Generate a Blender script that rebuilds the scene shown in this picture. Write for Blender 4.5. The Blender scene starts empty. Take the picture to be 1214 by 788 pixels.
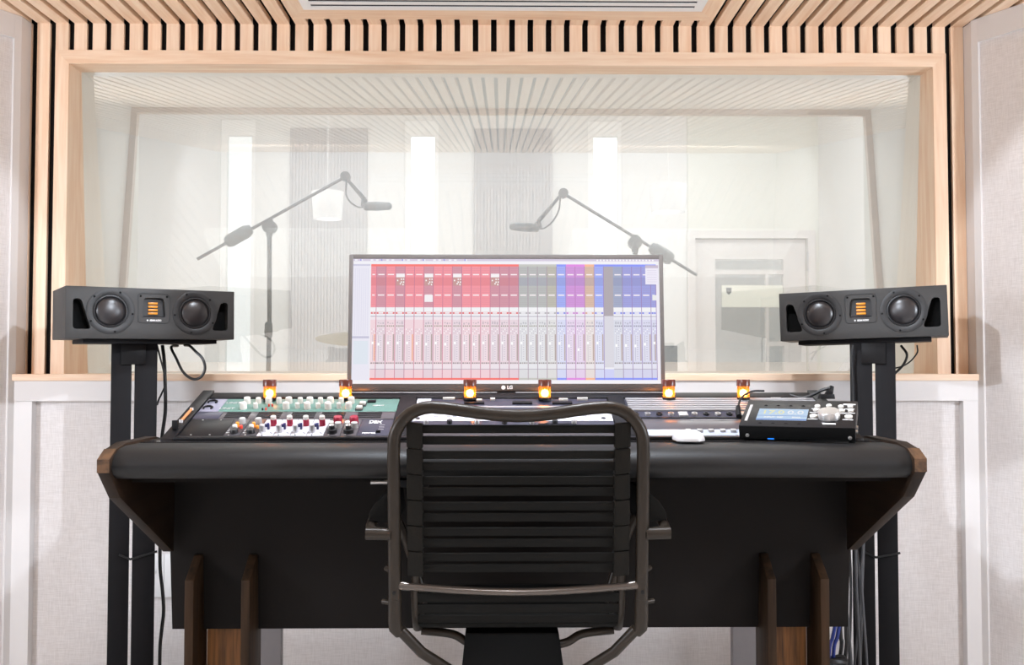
import bpy, bmesh, math, random
from mathutils import Vector, Matrix, Euler
R = math.radians
random.seed(7)
scene = bpy.context.scene
COL = scene.collection

# ------------------------------------------------------------------ camera, world, light, exposure
cam_d = bpy.data.cameras.new('camera')
cam_d.sensor_width = 36.0
cam_d.lens = 36.0 * 1117.0 / 1214.0
cam_d.clip_start = 0.05
cam = bpy.data.objects.new('camera', cam_d)
COL.objects.link(cam)
cam.location = (0, 0, 1.05)
cam.rotation_euler = (R(92.0), 0, R(-0.7))
scene.camera = cam
scene.view_settings.view_transform = 'Standard'
scene.view_settings.look = 'None'
scene.view_settings.gamma = 1.0
scene.view_settings.use_curve_mapping = False
scene.view_settings.exposure = 0.0
try:
    scene.cycles.use_adaptive_sampling = False
    scene.cycles.max_bounces = 10
    scene.cycles.diffuse_bounces = 6
    scene.cycles.glossy_bounces = 5
    scene.cycles.transparent_max_bounces = 16
    scene.cycles.sample_clamp_indirect = 6.0
    scene.cycles.caustics_reflective = False
    scene.cycles.caustics_refractive = False
except Exception:
    pass

world = bpy.data.worlds.new('overcast_sky')
scene.world = world
world.use_nodes = True
bg = world.node_tree.nodes['Background']
bg.inputs['Color'].default_value = (0.97, 0.99, 1.0, 1)
bg.inputs['Strength'].default_value = 1.5


def lamp(name, kind, loc, target, energy, color=(1, 1, 1), **kw):
    d = bpy.data.lights.new(name, kind)
    d.energy = energy
    d.color = color
    for k, v in kw.items():
        setattr(d, k, v)
    o = bpy.data.objects.new(name, d)
    COL.objects.link(o)
    o.location = loc
    o.rotation_euler = (Vector(target) - Vector(loc)).to_track_quat('-Z', 'Y').to_euler()
    return o


WARM = (0.89, 0.97, 1.08)
DOWN = (0, 0, -1)
# control room: unseen fill lights added for the rear wall, recessed downlights over the desk and the operator, two spots on the splayed walls
for wx in (-1.5, 1.5):
    lamp('rear_wall_fill', 'AREA', (wx, -2.7, 2.12), (wx, -4.0, 0.8), 40, WARM, shape='RECTANGLE', size=2.4, size_y=0.3)  # added so that the bright rear wall fills the room
for wx in (-0.25, 0.35):
    lamp('desk_downlight', 'SPOT', (wx, 2.05, 2.19), (wx, 2.05, 0), 90, WARM, spot_size=R(118), spot_blend=0.35, shadow_soft_size=0.07)
for wx in (-1.2, 0.0, 1.2):
    lamp('room_downlight', 'SPOT', (wx, 0.3, 2.19), (wx, 0.3, 0), 110, WARM, spot_size=R(112), spot_blend=0.5, shadow_soft_size=0.09)
for sx in (-1, 1):
    lamp('side_fill', 'AREA', (sx * 2.5, 1.15, 1.35), (sx * -0.5, 3.2, 1.45), 34, WARM, shape='RECTANGLE', size=0.35, size_y=0.5)  # unseen side fill added to light the front wall
    lamp('panel_spot', 'SPOT', (-sx * 0.9, 0.6, 2.15), (sx * 2.07, 2.22, 0.9), 190, WARM, spot_size=R(41), spot_blend=0.12, shadow_soft_size=0.03)
# live room: unseen area lights added under the ceiling to brighten it
for wx in (-1.3, 1.3):
    lamp('live_room_fill', 'AREA', (wx, 5.3, 3.15), (wx, 5.3, 0), 58, (1, 1, 1), shape='RECTANGLE', size=1.6, size_y=1.6)


# ------------------------------------------------------------------ materials
def lin(c):
    return tuple((v / 255.0 / 12.92) if v / 255.0 <= 0.04045 else ((v / 255.0 + 0.055) / 1.055) ** 2.4 for v in c)


def new_mat(name):
    m = bpy.data.materials.new(name)
    m.use_nodes = True
    nt = m.node_tree
    return m, nt, nt.nodes['Principled BSDF']


def mat(name, srgb, rough=0.5, metal=0.0, spec=0.5, vary=0.06, scale=30.0, bump=0.0, coat=0.0, emit=None, estr=0.0):
    m, nt, p = new_mat(name)
    c = lin(srgb)
    tc = nt.nodes.new('ShaderNodeTexCoord')
    nz = nt.nodes.new('ShaderNodeTexNoise')
    nz.inputs['Scale'].default_value = scale
    nz.inputs['Detail'].default_value = 4
    nt.links.new(tc.outputs['Object'], nz.inputs['Vector'])
    rp = nt.nodes.new('ShaderNodeValToRGB')
    rp.color_ramp.elements[0].position = 0.3
    rp.color_ramp.elements[1].position = 0.7
    rp.color_ramp.elements[0].color = (*[v * (1 - vary) for v in c], 1)
    rp.color_ramp.elements[1].color = (*[min(1, v * (1 + vary)) for v in c], 1)
    nt.links.new(nz.outputs['Fac'], rp.inputs['Fac'])
    nt.links.new(rp.outputs['Color'], p.inputs['Base Color'])
    p.inputs['Roughness'].default_value = rough
    p.inputs['Metallic'].default_value = metal
    p.inputs['Specular IOR Level'].default_value = spec
    p.inputs['Coat Weight'].default_value = coat
    if bump:
        b = nt.nodes.new('ShaderNodeBump')
        b.inputs['Strength'].default_value = bump
        b.inputs['Distance'].default_value = 0.002
        nt.links.new(nz.outputs['Fac'], b.inputs['Height'])
        nt.links.new(b.outputs['Normal'], p.inputs['Normal'])
    if emit:
        p.inputs['Emission Color'].default_value = (*lin(emit), 1)
        p.inputs['Emission Strength'].default_value = estr
    return m


def wood(name, light, dark, axis='Z', rough=0.5, fine=26.0, contrast=1.0, spec=0.35):
    """wood whose grain runs along AXIS of the object, shifted for every object"""
    m, nt, p = new_mat(name)
    L = nt.links
    tc = nt.nodes.new('ShaderNodeTexCoord')
    oi = nt.nodes.new('ShaderNodeObjectInfo')
    mul = nt.nodes.new('ShaderNodeMath'); mul.operation = 'MULTIPLY'; mul.inputs[1].default_value = 37.0
    L.new(oi.outputs['Random'], mul.inputs[0])
    add = nt.nodes.new('ShaderNodeVectorMath'); add.operation = 'ADD'
    L.new(tc.outputs['Object'], add.inputs[0]); L.new(mul.outputs[0], add.inputs[1])
    mp = nt.nodes.new('ShaderNodeMapping')
    s = {'X': (0.06, 1, 1), 'Y': (1, 0.06, 1), 'Z': (1, 1, 0.06)}[axis]
    mp.inputs['Scale'].default_value = s
    L.new(add.outputs[0], mp.inputs['Vector'])
    n1 = nt.nodes.new('ShaderNodeTexNoise'); n1.inputs['Scale'].default_value = fine; n1.inputs['Detail'].default_value = 5; n1.inputs['Distortion'].default_value = 1.2
    n2 = nt.nodes.new('ShaderNodeTexNoise'); n2.inputs['Scale'].default_value = fine * 5; n2.inputs['Detail'].default_value = 3
    L.new(mp.outputs[0], n1.inputs['Vector']); L.new(mp.outputs[0], n2.inputs['Vector'])
    mx = nt.nodes.new('ShaderNodeMix'); mx.data_type = 'FLOAT'; mx.inputs['Factor'].default_value = 0.35
    L.new(n1.outputs['Fac'], mx.inputs['A']); L.new(n2.outputs['Fac'], mx.inputs['B'])
    rp = nt.nodes.new('ShaderNodeValToRGB')
    rp.color_ramp.elements[0].position = 0.5 - 0.16 / contrast
    rp.color_ramp.elements[1].position = 0.5 + 0.10 / contrast
    rp.color_ramp.elements[0].color = (*lin(dark), 1)
    rp.color_ramp.elements[1].color = (*lin(light), 1)
    L.new(mx.outputs['Result'], rp.inputs['Fac'])
    hv = nt.nodes.new('ShaderNodeHueSaturation')
    mr = nt.nodes.new('ShaderNodeMapRange'); mr.inputs['To Min'].default_value = 0.94; mr.inputs['To Max'].default_value = 1.05
    L.new(oi.outputs['Random'], mr.inputs['Value']); L.new(mr.outputs[0], hv.inputs['Value'])
    L.new(rp.outputs['Color'], hv.inputs['Color'])
    L.new(hv.outputs['Color'], p.inputs['Base Color'])
    p.inputs['Roughness'].default_value = rough
    p.inputs['Specular IOR Level'].default_value = spec
    return m


def fabric(name, a, b):
    """linen-like weave from two crossed, stretched noises"""
    m, nt, p = new_mat(name)
    L = nt.links
    tc = nt.nodes.new('ShaderNodeTexCoord')
    fac = []
    for s in ((30, 30, 420), (420, 420, 30)):
        mp = nt.nodes.new('ShaderNodeMapping'); mp.inputs['Scale'].default_value = s
        L.new(tc.outputs['Object'], mp.inputs['Vector'])
        n = nt.nodes.new('ShaderNodeTexNoise'); n.inputs['Scale'].default_value = 1.0; n.inputs['Detail'].default_value = 2
        L.new(mp.outputs[0], n.inputs['Vector']); fac.append(n)
    mx = nt.nodes.new('ShaderNodeMix'); mx.data_type = 'FLOAT'; mx.inputs['Factor'].default_value = 0.5
    L.new(fac[0].outputs['Fac'], mx.inputs['A']); L.new(fac[1].outputs['Fac'], mx.inputs['B'])
    rp = nt.nodes.new('ShaderNodeValToRGB')
    rp.color_ramp.elements[0].position = 0.36; rp.color_ramp.elements[1].position = 0.64
    rp.color_ramp.elements[0].color = (*lin(a), 1); rp.color_ramp.elements[1].color = (*lin(b), 1)
    L.new(mx.outputs['Result'], rp.inputs['Fac']); L.new(rp.outputs['Color'], p.inputs['Base Color'])
    bp = nt.nodes.new('ShaderNodeBump'); bp.inputs['Strength'].default_value = 0.25; bp.inputs['Distance'].default_value = 0.001
    L.new(mx.outputs['Result'], bp.inputs['Height']); L.new(bp.outputs['Normal'], p.inputs['Normal'])
    p.inputs['Roughness'].default_value = 0.9
    p.inputs['Specular IOR Level'].default_value = 0.1
    return m


def glass(name, tint, refl, veil=0.0):
    """thin float glass: clear, slightly green, with a mirror share REFL and, painted in for the mirrored room, a white haze on it"""
    m = bpy.data.materials.new(name); m.use_nodes = True
    nt = m.node_tree
    for n in list(nt.nodes):
        if n.type != 'OUTPUT_MATERIAL':
            nt.nodes.remove(n)
    out = [n for n in nt.nodes if n.type == 'OUTPUT_MATERIAL'][0]
    t = nt.nodes.new('ShaderNodeBsdfTransparent'); t.inputs['Color'].default_value = (*tint, 1)
    g = nt.nodes.new('ShaderNodeBsdfGlossy'); g.inputs['Roughness'].default_value = 0.0; g.inputs['Color'].default_value = (0.97, 1.0, 0.985, 1)
    mx = nt.nodes.new('ShaderNodeMixShader'); mx.inputs['Fac'].default_value = refl
    nt.links.new(t.outputs[0], mx.inputs[1]); nt.links.new(g.outputs[0], mx.inputs[2])
    hz = nt.nodes.new('ShaderNodeBsdfDiffuse'); hz.inputs['Color'].default_value = (0.95, 0.955, 0.95, 1)  # white diffuse share painting in the bright room's reflection
    m2 = nt.nodes.new('ShaderNodeMixShader'); m2.inputs['Fac'].default_value = veil
    nt.links.new(mx.outputs[0], m2.inputs[1]); nt.links.new(hz.outputs[0], m2.inputs[2])
    nt.links.new(m2.outputs[0], out.inputs['Surface'])
    return m


def amber_glass(name, tint, body, share):
    m = bpy.data.materials.new(name); m.use_nodes = True
    nt = m.node_tree
    for n in list(nt.nodes):
        if n.type != 'OUTPUT_MATERIAL':
            nt.nodes.remove(n)
    out = [n for n in nt.nodes if n.type == 'OUTPUT_MATERIAL'][0]
    t = nt.nodes.new('ShaderNodeBsdfTransparent'); t.inputs['Color'].default_value = (*tint, 1)
    tr = nt.nodes.new('ShaderNodeBsdfTranslucent'); tr.inputs['Color'].default_value = (*body, 1)
    g = nt.nodes.new('ShaderNodeBsdfGlossy'); g.inputs['Roughness'].default_value = 0.35
    m1 = nt.nodes.new('ShaderNodeMixShader'); m1.inputs['Fac'].default_value = share
    m2 = nt.nodes.new('ShaderNodeMixShader'); m2.inputs['Fac'].default_value = 0.03
    nt.links.new(t.outputs[0], m1.inputs[1]); nt.links.new(tr.outputs[0], m1.inputs[2])
    nt.links.new(m1.outputs[0], m2.inputs[1]); nt.links.new(g.outputs[0], m2.inputs[2])
    nt.links.new(m2.outputs[0], out.inputs['Surface'])
    return m


def emitter(name, col, strength):
    m = bpy.data.materials.new(name); m.use_nodes = True
    nt = m.node_tree
    p = nt.nodes['Principled BSDF']
    p.inputs['Base Color'].default_value = (0, 0, 0, 1)
    p.inputs['Specular IOR Level'].default_value = 0.0
    p.inputs['Emission Color'].default_value = (*col, 1)
    p.inputs['Emission Strength'].default_value = strength
    return m


def screen_mat(name):
    m = bpy.data.materials.new(name); m.use_nodes = True
    nt = m.node_tree
    p = nt.nodes['Principled BSDF']
    p.inputs['Base Color'].default_value = (0.01, 0.01, 0.012, 1)
    p.inputs['Roughness'].default_value = 0.5
    p.inputs['Specular IOR Level'].default_value = 0.15
    a = nt.nodes.new('ShaderNodeAttribute'); a.attribute_name = 'Col'
    nt.links.new(a.outputs['Color'], p.inputs['Emission Color'])
    p.inputs['Emission Strength'].default_value = 1.0
    return m


PINE_L, PINE_D = (242, 216, 190), (229, 192, 160)
M = dict(
    pine_z=wood('pine_upright', PINE_L, PINE_D, 'Z'),
    pine_y=wood('pine_lengthwise', PINE_L, PINE_D, 'Y'),
    pine_x=wood('pine_crosswise', PINE_L, PINE_D, 'X'),
    walnut_y=wood('dark_stained_wood', (43, 30, 21), (24, 17, 13), 'Y', 0.5, 22, 1.0, 0.15),
    walnut_z=wood('dark_stained_fin', (60, 43, 29), (32, 23, 16), 'Z', 0.55, 24, 1.0, 0.12),
    walnut_lit=wood('dark_wood_lit', (90, 64, 43), (44, 31, 23), 'Y', 0.5, 30),
    foot=wood('brown_grained_wood', (152, 101, 54), (78, 50, 28), 'Z', 0.5, 30, 1.2),
    panel=mat('dark_laminate', (22, 18, 16), 0.55, vary=0.12, scale=6, spec=0.12),
    fabric=fabric('linen_fabric', (207, 201, 198), (223, 218, 216)),
    white=mat('white_paint', (215, 211, 209), 0.55, vary=0.01, scale=8),
    cavity=mat('cavity_white', (226, 228, 224), 0.7, vary=0.01, scale=6),
    live_white=mat('live_room_white', (228, 228, 227), 0.7, vary=0.015, scale=3),
    live_frame=mat('live_room_frame', (244, 244, 243), 0.6, vary=0.01),
    live_grey=mat('live_room_grey', (192, 192, 194), 0.85, vary=0.03, scale=20),
    live_cream=mat('live_room_cream', (226, 227, 219), 0.7, vary=0.015, scale=3),
    stop=mat('beige_stop', (205, 196, 186), 0.6, vary=0.03),
    blackboard=mat('black_felt', (24, 21, 20), 0.95, spec=0.1),
    floor=wood('pale_grey_floor', (212, 209, 205), (196, 192, 187), 'Y', 0.5, 12),
    ceil_plain=mat('plain_ceiling', (230, 228, 224), 0.8, vary=0.01),
    metal_white=mat('white_metal', (232, 231, 230), 0.4, vary=0.01),
    slotblack=mat('dark_slot', (40, 38, 42), 0.7, spec=0.2),
    vinyl=mat('black_vinyl', (24, 23, 23), 0.5, vary=0.04, scale=200, bump=0.06, spec=0.3),
    gloss=mat('glossy_black_ledge', (36, 34, 34), 0.16, vary=0.03),
    black=mat('black_plastic', (22, 21, 22), 0.5, vary=0.05, spec=0.2),
    black_matte=mat('black_powder_coat', (23, 22, 24), 0.6, vary=0.05, spec=0.15),
    rack_black=mat('rack_black', (22, 21, 23), 0.4, vary=0.05, spec=0.2),
    speaker=mat('speaker_paint', (50, 49, 48), 0.55, vary=0.03, scale=300, bump=0.05),
    speaker_dark=mat('speaker_dark', (38, 38, 39), 0.5, vary=0.03),
    cone=mat('speaker_cone', (34, 31, 33), 0.34, vary=0.03, spec=0.7),
    surround=mat('rubber_surround', (31, 31, 33), 0.4, vary=0.03),
    port=mat('port_black', (13, 13, 13), 0.8, vary=0.03, spec=0.1),
    ribbon=mat('orange_ribbon', (226, 146, 40), 0.35, vary=0.08, scale=500, emit=(226, 146, 40), estr=0.0),
    print_white=mat('white_print', (228, 228, 228), 0.6, vary=0.01),
    cable=mat('black_rubber', (22, 22, 23), 0.45),
    cable_grey=mat('grey_rubber', (74, 75, 78), 0.4),
    cable_blue=mat('blue_rubber', (26, 46, 120), 0.4),
    tube=mat('dark_bronze_tube', (44, 37, 30), 0.38, vary=0.03, metal=0.2, spec=0.3),
    tube_bright=mat('polished_dark_tube', (92, 84, 78), 0.24, vary=0.03, metal=0.6),
    strap=mat('black_webbing', (18, 17, 15), 0.8, vary=0.1, scale=400, bump=0.2, spec=0.15),
    wrap=mat('grey_webbing', (28, 26, 23), 0.85, vary=0.15, scale=500, bump=0.2, spec=0.12),
    bezel=mat('monitor_bezel', (100, 95, 92), 0.35, vary=0.02),
    bezel_low=mat('monitor_lower_bezel', (74, 69, 66), 0.3, vary=0.02),
    monitor_back=mat('monitor_back', (60, 60, 62), 0.5),
    screen=screen_mat('screen_picture'),
    lcd=emitter('lcd_blue', lin((196, 217, 240)), 1.0),
    lcd_line=emitter('lcd_deep_blue', lin((70, 110, 200)), 1.0),
    lcd_digit=emitter('lcd_white', lin((240, 242, 246)), 1.0),
    lcd_yellow=emitter('lcd_yellow', lin((240, 236, 190)), 1.0),
    led_blue=emitter('blue_led', (0.02, 0.25, 1.0), 1.5),
    bulb=emitter('warm_bulb', (1.0, 0.66, 0.30), 58.0),
    amber=amber_glass('amber_glass', (0.80, 0.40, 0.14), (0.50, 0.14, 0.02), 0.35),
    amber_cap=mat('amber_cap', (92, 44, 34), 0.25, vary=0.1),
    green=mat('green_faceplate', (92, 126, 116), 0.4, vary=0.02),
    plate_grey=mat('lavender_grey_plate', (128, 127, 142), 0.4, vary=0.02),
    plate_white=mat('white_faceplate', (198, 198, 206), 0.4, vary=0.01),
    plate_silver=mat('brushed_silver', (196, 194, 196), 0.3, vary=0.04, metal=0.6),
    bar=mat('silver_bar', (150, 148, 150), 0.35, vary=0.04),
    plate_dim=mat('dim_grey_plate', (80, 76, 79), 0.28, vary=0.04),
    plate_dark=mat('dark_module_plate', (58, 55, 58), 0.4, vary=0.05),
    plate_blue=mat('pale_blue_plate', (164, 170, 184), 0.4, vary=0.02),
    slate=mat('slate_plate', (56, 56, 70), 0.35, vary=0.03),
    knob_white=mat('cream_knob', (212, 208, 200), 0.4, vary=0.02),
    knob_grey=mat('grey_knob', (168, 166, 164), 0.4, vary=0.02),
    knob_black=mat('black_knob', (32, 31, 33), 0.35, vary=0.03),
    knob_red=mat('crimson_knob', (150, 22, 52), 0.35, vary=0.03),
    knob_blue=mat('navy_toggle', (50, 54, 104), 0.4, vary=0.03),
    knob_orange=mat('orange_button', (238, 150, 50), 0.4, vary=0.03),
    knob_scarlet=mat('red_button', (226, 70, 54), 0.4, vary=0.03),
    steel=mat('bright_steel', (206, 204, 202), 0.32, vary=0.02, metal=0.85),
    brass=mat('copper_strip', (214, 142, 92), 0.35, vary=0.05, metal=0.3),
    mouse=mat('white_mouse_shell', (208, 207, 207), 0.3, vary=0.005),
    stand_live=mat('stand_black', (58, 76, 80), 0.5),
    cymbal=mat('cymbal_bronze', (150, 142, 118), 0.3, metal=0.6),
    reflected_drum=mat('reflected_white', (236, 236, 237), 0.8, vary=0.01),
    grey_cab=mat('blue_grey_cabinet', (84, 100, 106), 0.6),
    grey_upright=mat('grey_rear_upright', (128, 123, 124), 0.6, vary=0.03),
    paper=mat('cream_board', (236, 236, 224), 0.8, vary=0.01),
    pane_front=glass('window_glass', (0.975, 0.985, 0.978), 0.26, 0.14),
    pane_rear=glass('window_glass_rear', (0.975, 0.985, 0.978), 0.09, 0.05),
    pane_clear=glass('clear_glass', (0.97, 0.98, 0.975), 0.06),
)


# ------------------------------------------------------------------ mesh helpers
class MB:
    def __init__(self):
        self.bm = bmesh.new()

    def hull(self, pts, faces, bevel=0.0):
        vs = [self.bm.verts.new(p) for p in pts]
        fs = [self.bm.faces.new([vs[i] for i in f]) for f in faces]
        bmesh.ops.recalc_face_normals(self.bm, faces=fs)
        if bevel:
            es = list({e for f in fs for e in f.edges})
            bmesh.ops.bevel(self.bm, geom=es, offset=bevel, segments=2, profile=0.5, affect='EDGES')
        return self

    def box(self, x0, x1, y0, y1, z0, z1, bevel=0.0, mtx=None):
        p = [Vector(v) for v in ((x0, y0, z0), (x1, y0, z0), (x1, y1, z0), (x0, y1, z0), (x0, y0, z1), (x1, y0, z1), (x1, y1, z1), (x0, y1, z1))]
        if mtx:
            p = [mtx @ v for v in p]
        return self.hull(p, [(0, 3, 2, 1), (4, 5, 6, 7), (0, 1, 5, 4), (1, 2, 6, 5), (2, 3, 7, 6), (3, 0, 4, 7)], bevel)

    def prism(self, poly, axis, a, b, bevel=0.0):
        """polygon in the plane across AXIS ('x': (y,z), 'y': (x,z), 'z': (x,y)), from A to B"""
        f = {'x': lambda u, v, w: (w, u, v), 'y': lambda u, v, w: (u, w, v), 'z': lambda u, v, w: (u, v, w)}[axis]
        n = len(poly)
        pts = [f(u, v, a) for u, v in poly] + [f(u, v, b) for u, v in poly]
        faces = [tuple(range(n)), tuple(range(2 * n - 1, n - 1, -1))] + [(i, (i + 1) % n, n + (i + 1) % n, n + i) for i in range(n)]
        return self.hull(pts, faces, bevel)

    def tube(self, pts, r, seg=10, closed=False):
        pts = [Vector(p) for p in pts]
        n = len(pts)
        rs = r if isinstance(r, (list, tuple)) else [r] * n
        rings = []
        up = None
        for i, p in enumerate(pts):
            if closed:
                t = pts[(i + 1) % n] - pts[i - 1]
            else:
                t = pts[min(i + 1, n - 1)] - pts[max(i - 1, 0)]
            t.normalize()
            if up is None:
                up = Vector((0, 0, 1)) if abs(t.z) < 0.9 else Vector((1, 0, 0))
            u = (up - t * up.dot(t))
            if u.length < 1e-6:
                u = t.orthogonal()
            u.normalize(); up = u
            v = t.cross(u)
            rings.append([self.bm.verts.new(p + (u * math.cos(2 * math.pi * k / seg) + v * math.sin(2 * math.pi * k / seg)) * rs[i]) for k in range(seg)])
        fs = []
        m = n if closed else n - 1
        for i in range(m):
            A, B = rings[i], rings[(i + 1) % n]
            for k in range(seg):
                fs.append(self.bm.faces.new((A[k], A[(k + 1) % seg], B[(k + 1) % seg], B[k])))
        if not closed:
            fs.append(self.bm.faces.new(rings[0][::-1])); fs.append(self.bm.faces.new(rings[-1]))
        bmesh.ops.recalc_face_normals(self.bm, faces=fs)
        return self

    def cyl(self, p0, p1, r0, r1=None, seg=20):
        return self.tube([p0, p1], [r0, r0 if r1 is None else r1], seg)

    def lathe(self, prof, origin=(0, 0, 0), axis=(0, 0, 1), seg=32, cap=True):
        """profile of (radius, height) spun about AXIS at ORIGIN"""
        q = Vector((0, 0, 1)).rotation_difference(Vector(axis).normalized())
        o = Vector(origin)
        rings = []
        for r, h in prof:
            if r < 1e-6:
                rings.append([self.bm.verts.new(o + q @ Vector((0, 0, h)))])
            else:
                rings.append([self.bm.verts.new(o + q @ Vector((r * math.cos(2 * math.pi * k / seg), r * math.sin(2 * math.pi * k / seg), h))) for k in range(seg)])
        fs = []
        for A, B in zip(rings, rings[1:]):
            for k in range(seg):
                k2 = (k + 1) % seg
                if len(A) == 1 and len(B) == 1:
                    continue
                if len(A) == 1:
                    fs.append(self.bm.faces.new((A[0], B[k2], B[k])))
                elif len(B) == 1:
                    fs.append(self.bm.faces.new((A[k], A[k2], B[0])))
                else:
                    fs.append(self.bm.faces.new((A[k], A[k2], B[k2], B[k])))
        if cap:
            if len(rings[0]) > 1:
                fs.append(self.bm.faces.new(rings[0][::-1]))
            if len(rings[-1]) > 1:
                fs.append(self.bm.faces.new(rings[-1]))
        bmesh.ops.recalc_face_normals(self.bm, faces=fs)
        return self

    def mesh(self, name, material, smooth=True, angle=40):
        me = bpy.data.meshes.new(name)
        self.bm.to_mesh(me); self.bm.free()
        for m in (material if isinstance(material, (list, tuple)) else [material]):
            me.materials.append(m)
        if smooth:
            me.polygons.foreach_set('use_smooth', [True] * len(me.polygons))
            me.set_sharp_from_angle(angle=R(angle))
        return me


def curve_through(pts, n=6):
    """points of a Catmull-Rom curve through PTS"""
    P = [Vector(p) for p in pts]
    P = [P[0] * 2 - P[1]] + P + [P[-1] * 2 - P[-2]]
    out = []
    for i in range(1, len(P) - 2):
        for k in range(n):
            t = k / n
            a, b, c, d = P[i - 1], P[i], P[i + 1], P[i + 2]
            out.append(0.5 * ((2 * b) + (c - a) * t + (2 * a - 5 * b + 4 * c - d) * t * t + (3 * b - a - 3 * c + d) * t ** 3))
    out.append(P[-2])
    return out


def link(name, data, parent=None, loc=None, rot=None):
    o = bpy.data.objects.new(name, data)
    COL.objects.link(o)
    if parent is not None:
        o.parent = parent
    if loc is not None:
        o.location = loc
    if rot is not None:
        o.rotation_euler = rot
    return o


def part(name, mb, material, parent, loc=None, rot=None, smooth=True, label=None):
    o = link(name, mb.mesh(name, material, smooth), parent, loc, rot)
    if label:
        o['label'] = label
    return o


def tag(o, label, cat, group=None):
    o['label'] = label; o['category'] = cat
    if group:
        o['group'] = group
    return o


def thing(name, label, cat, loc=(0, 0, 0), rot=(0, 0, 0), group=None):
    o = link(name, None, None, loc, rot)
    o.empty_display_size = 0.05
    return tag(o, label, cat, group)


def single(name, mb, material, label, cat, group=None):
    """a thing that is one mesh, its origin at its own base"""
    me = mb.mesh(name, material)
    lo = Vector((min(v.co.x for v in me.vertices), min(v.co.y for v in me.vertices), min(v.co.z for v in me.vertices)))
    hi = Vector((max(v.co.x for v in me.vertices), max(v.co.y for v in me.vertices), 0))
    o0 = Vector(((lo.x + hi.x) / 2, (lo.y + hi.y) / 2, lo.z))
    me.transform(Matrix.Translation(-o0))
    return tag(link(name, me, None, o0), label, cat, group)


def structure(name, mb, material, parent=None, smooth=False):
    o = link(name, mb.mesh(name, material, smooth), parent)
    if parent is None:
        o['kind'] = 'structure'
    return o


def lettering(text, size, material, parent, loc, rot, bold=0.0, width=None):
    c = bpy.data.curves.new('lettering', 'FONT')
    c.body = text; c.size = size; c.align_x = 'CENTER'; c.align_y = 'CENTER'
    c.extrude = 0.0003; c.offset = bold
    c.materials.append(material)
    tmp = bpy.data.objects.new('lettering', c)
    COL.objects.link(tmp)
    bpy.context.view_layer.update()
    me = bpy.data.meshes.new_from_object(tmp.evaluated_get(bpy.context.evaluated_depsgraph_get()))
    bpy.data.objects.remove(tmp); bpy.data.curves.remove(c)
    if width:
        xs_ = [v.co.x for v in me.vertices]
        me.transform(Matrix.Diagonal((width / max(1e-6, max(xs_) - min(xs_)), 1, 1, 1)))
    me.name = 'lettering'
    return link('lettering', me, parent, loc, rot)


# ================================================================== SETTING
CEIL = 2.20
# floor under both rooms
structure('floor', MB().box(-4, 4, -4.2, 7.6, -0.06, 0.0), M['floor'])

# ---- front wall: black backing board with the window opening, slats, wainscot
WX0, WX1, WZ0, WZ1 = -1.447, 1.465, 1.022, 2.061        # clear opening of the window
bk = MB()
bk.box(-1.75, WX0 - 0.02, 3.162, 3.22, 0, 2.26)
bk.box(WX1 + 0.02, 1.75, 3.162, 3.22, 0, 2.26)
bk.box(WX0 - 0.02, WX1 + 0.02, 3.162, 3.22, WZ1 + 0.02, 2.26)
bk.box(WX0 - 0.02, WX1 + 0.02, 3.162, 3.22, 0, WZ0 - 0.02)
wall_front = structure('wall_front', bk, M['blackboard'])
GAP0, PITCH, SW = -1.567, 0.06176, 0.0425
top_me = MB().box(-SW / 2, SW / 2, -0.006, 0.006, -0.0465, 0.0465).mesh('slat', M['pine_z'], False)
tall_me = MB().box(-SW / 2, SW / 2, -0.006, 0.006, -0.589, 0.589).mesh('slat', M['pine_z'], False)
for i in range(51):
    x = GAP0 + (i + 0.5) * PITCH
    if i in (0, 50):
        link('slat', tall_me, wall_front, (x, 3.156, 1.022 + 0.589))
    else:
        link('slat', top_me, wall_front, (x, 3.156, 2.107 + 0.0465))
part('slat', MB().box(-1.588, -1.5765, 3.15, 3.162, 1.022, 2.20), M['pine_z'], wall_front, smooth=False)
# wainscot below the sill
part('fabric_panel', MB().box(-1.56, 1.56, 3.115, 3.150, 0.0, 0.95), M['fabric'], wall_front, smooth=False)
part('rail', MB().box(-1.592, 1.592, 3.085, 3.150, 0.934, 1.0), M['white'], wall_front, smooth=False)
part('stile', MB().box(-1.592, -1.522, 3.0855, 3.150, 0.0, 0.9335), M['white'], wall_front, smooth=False)
part('stile', MB().box(1.522, 1.5915, 3.0855, 3.150, 0.0, 0.9335), M['white'], wall_front, smooth=False)
# rear face towards the live room
bb = MB()
bb.box(-4, WX0 - 0.02, 3.72, 3.76, 0, 3.3)
bb.box(WX1 + 0.02, 4, 3.72, 3.76, 0, 3.3)
bb.box(WX0 - 0.02, WX1 + 0.02, 3.72, 3.76, WZ1 + 0.02, 3.3)
bb.box(WX0 - 0.02, WX1 + 0.02, 3.72, 3.76, 0, WZ0 - 0.02)
structure('wall_between', bb, M['live_white'])

# ---- control-room window
G1B, G1T = 3.325, 3.238      # front pane, bottom and top
G2B, G2T = 3.55, 3.69        # rear pane
window = structure('window_1', MB().box(-1.585, 1.572, 3.078, 3.34, 1.0, 1.022, 0.002), M['pine_x'])   # the sill board
CW = 0.045
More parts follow.
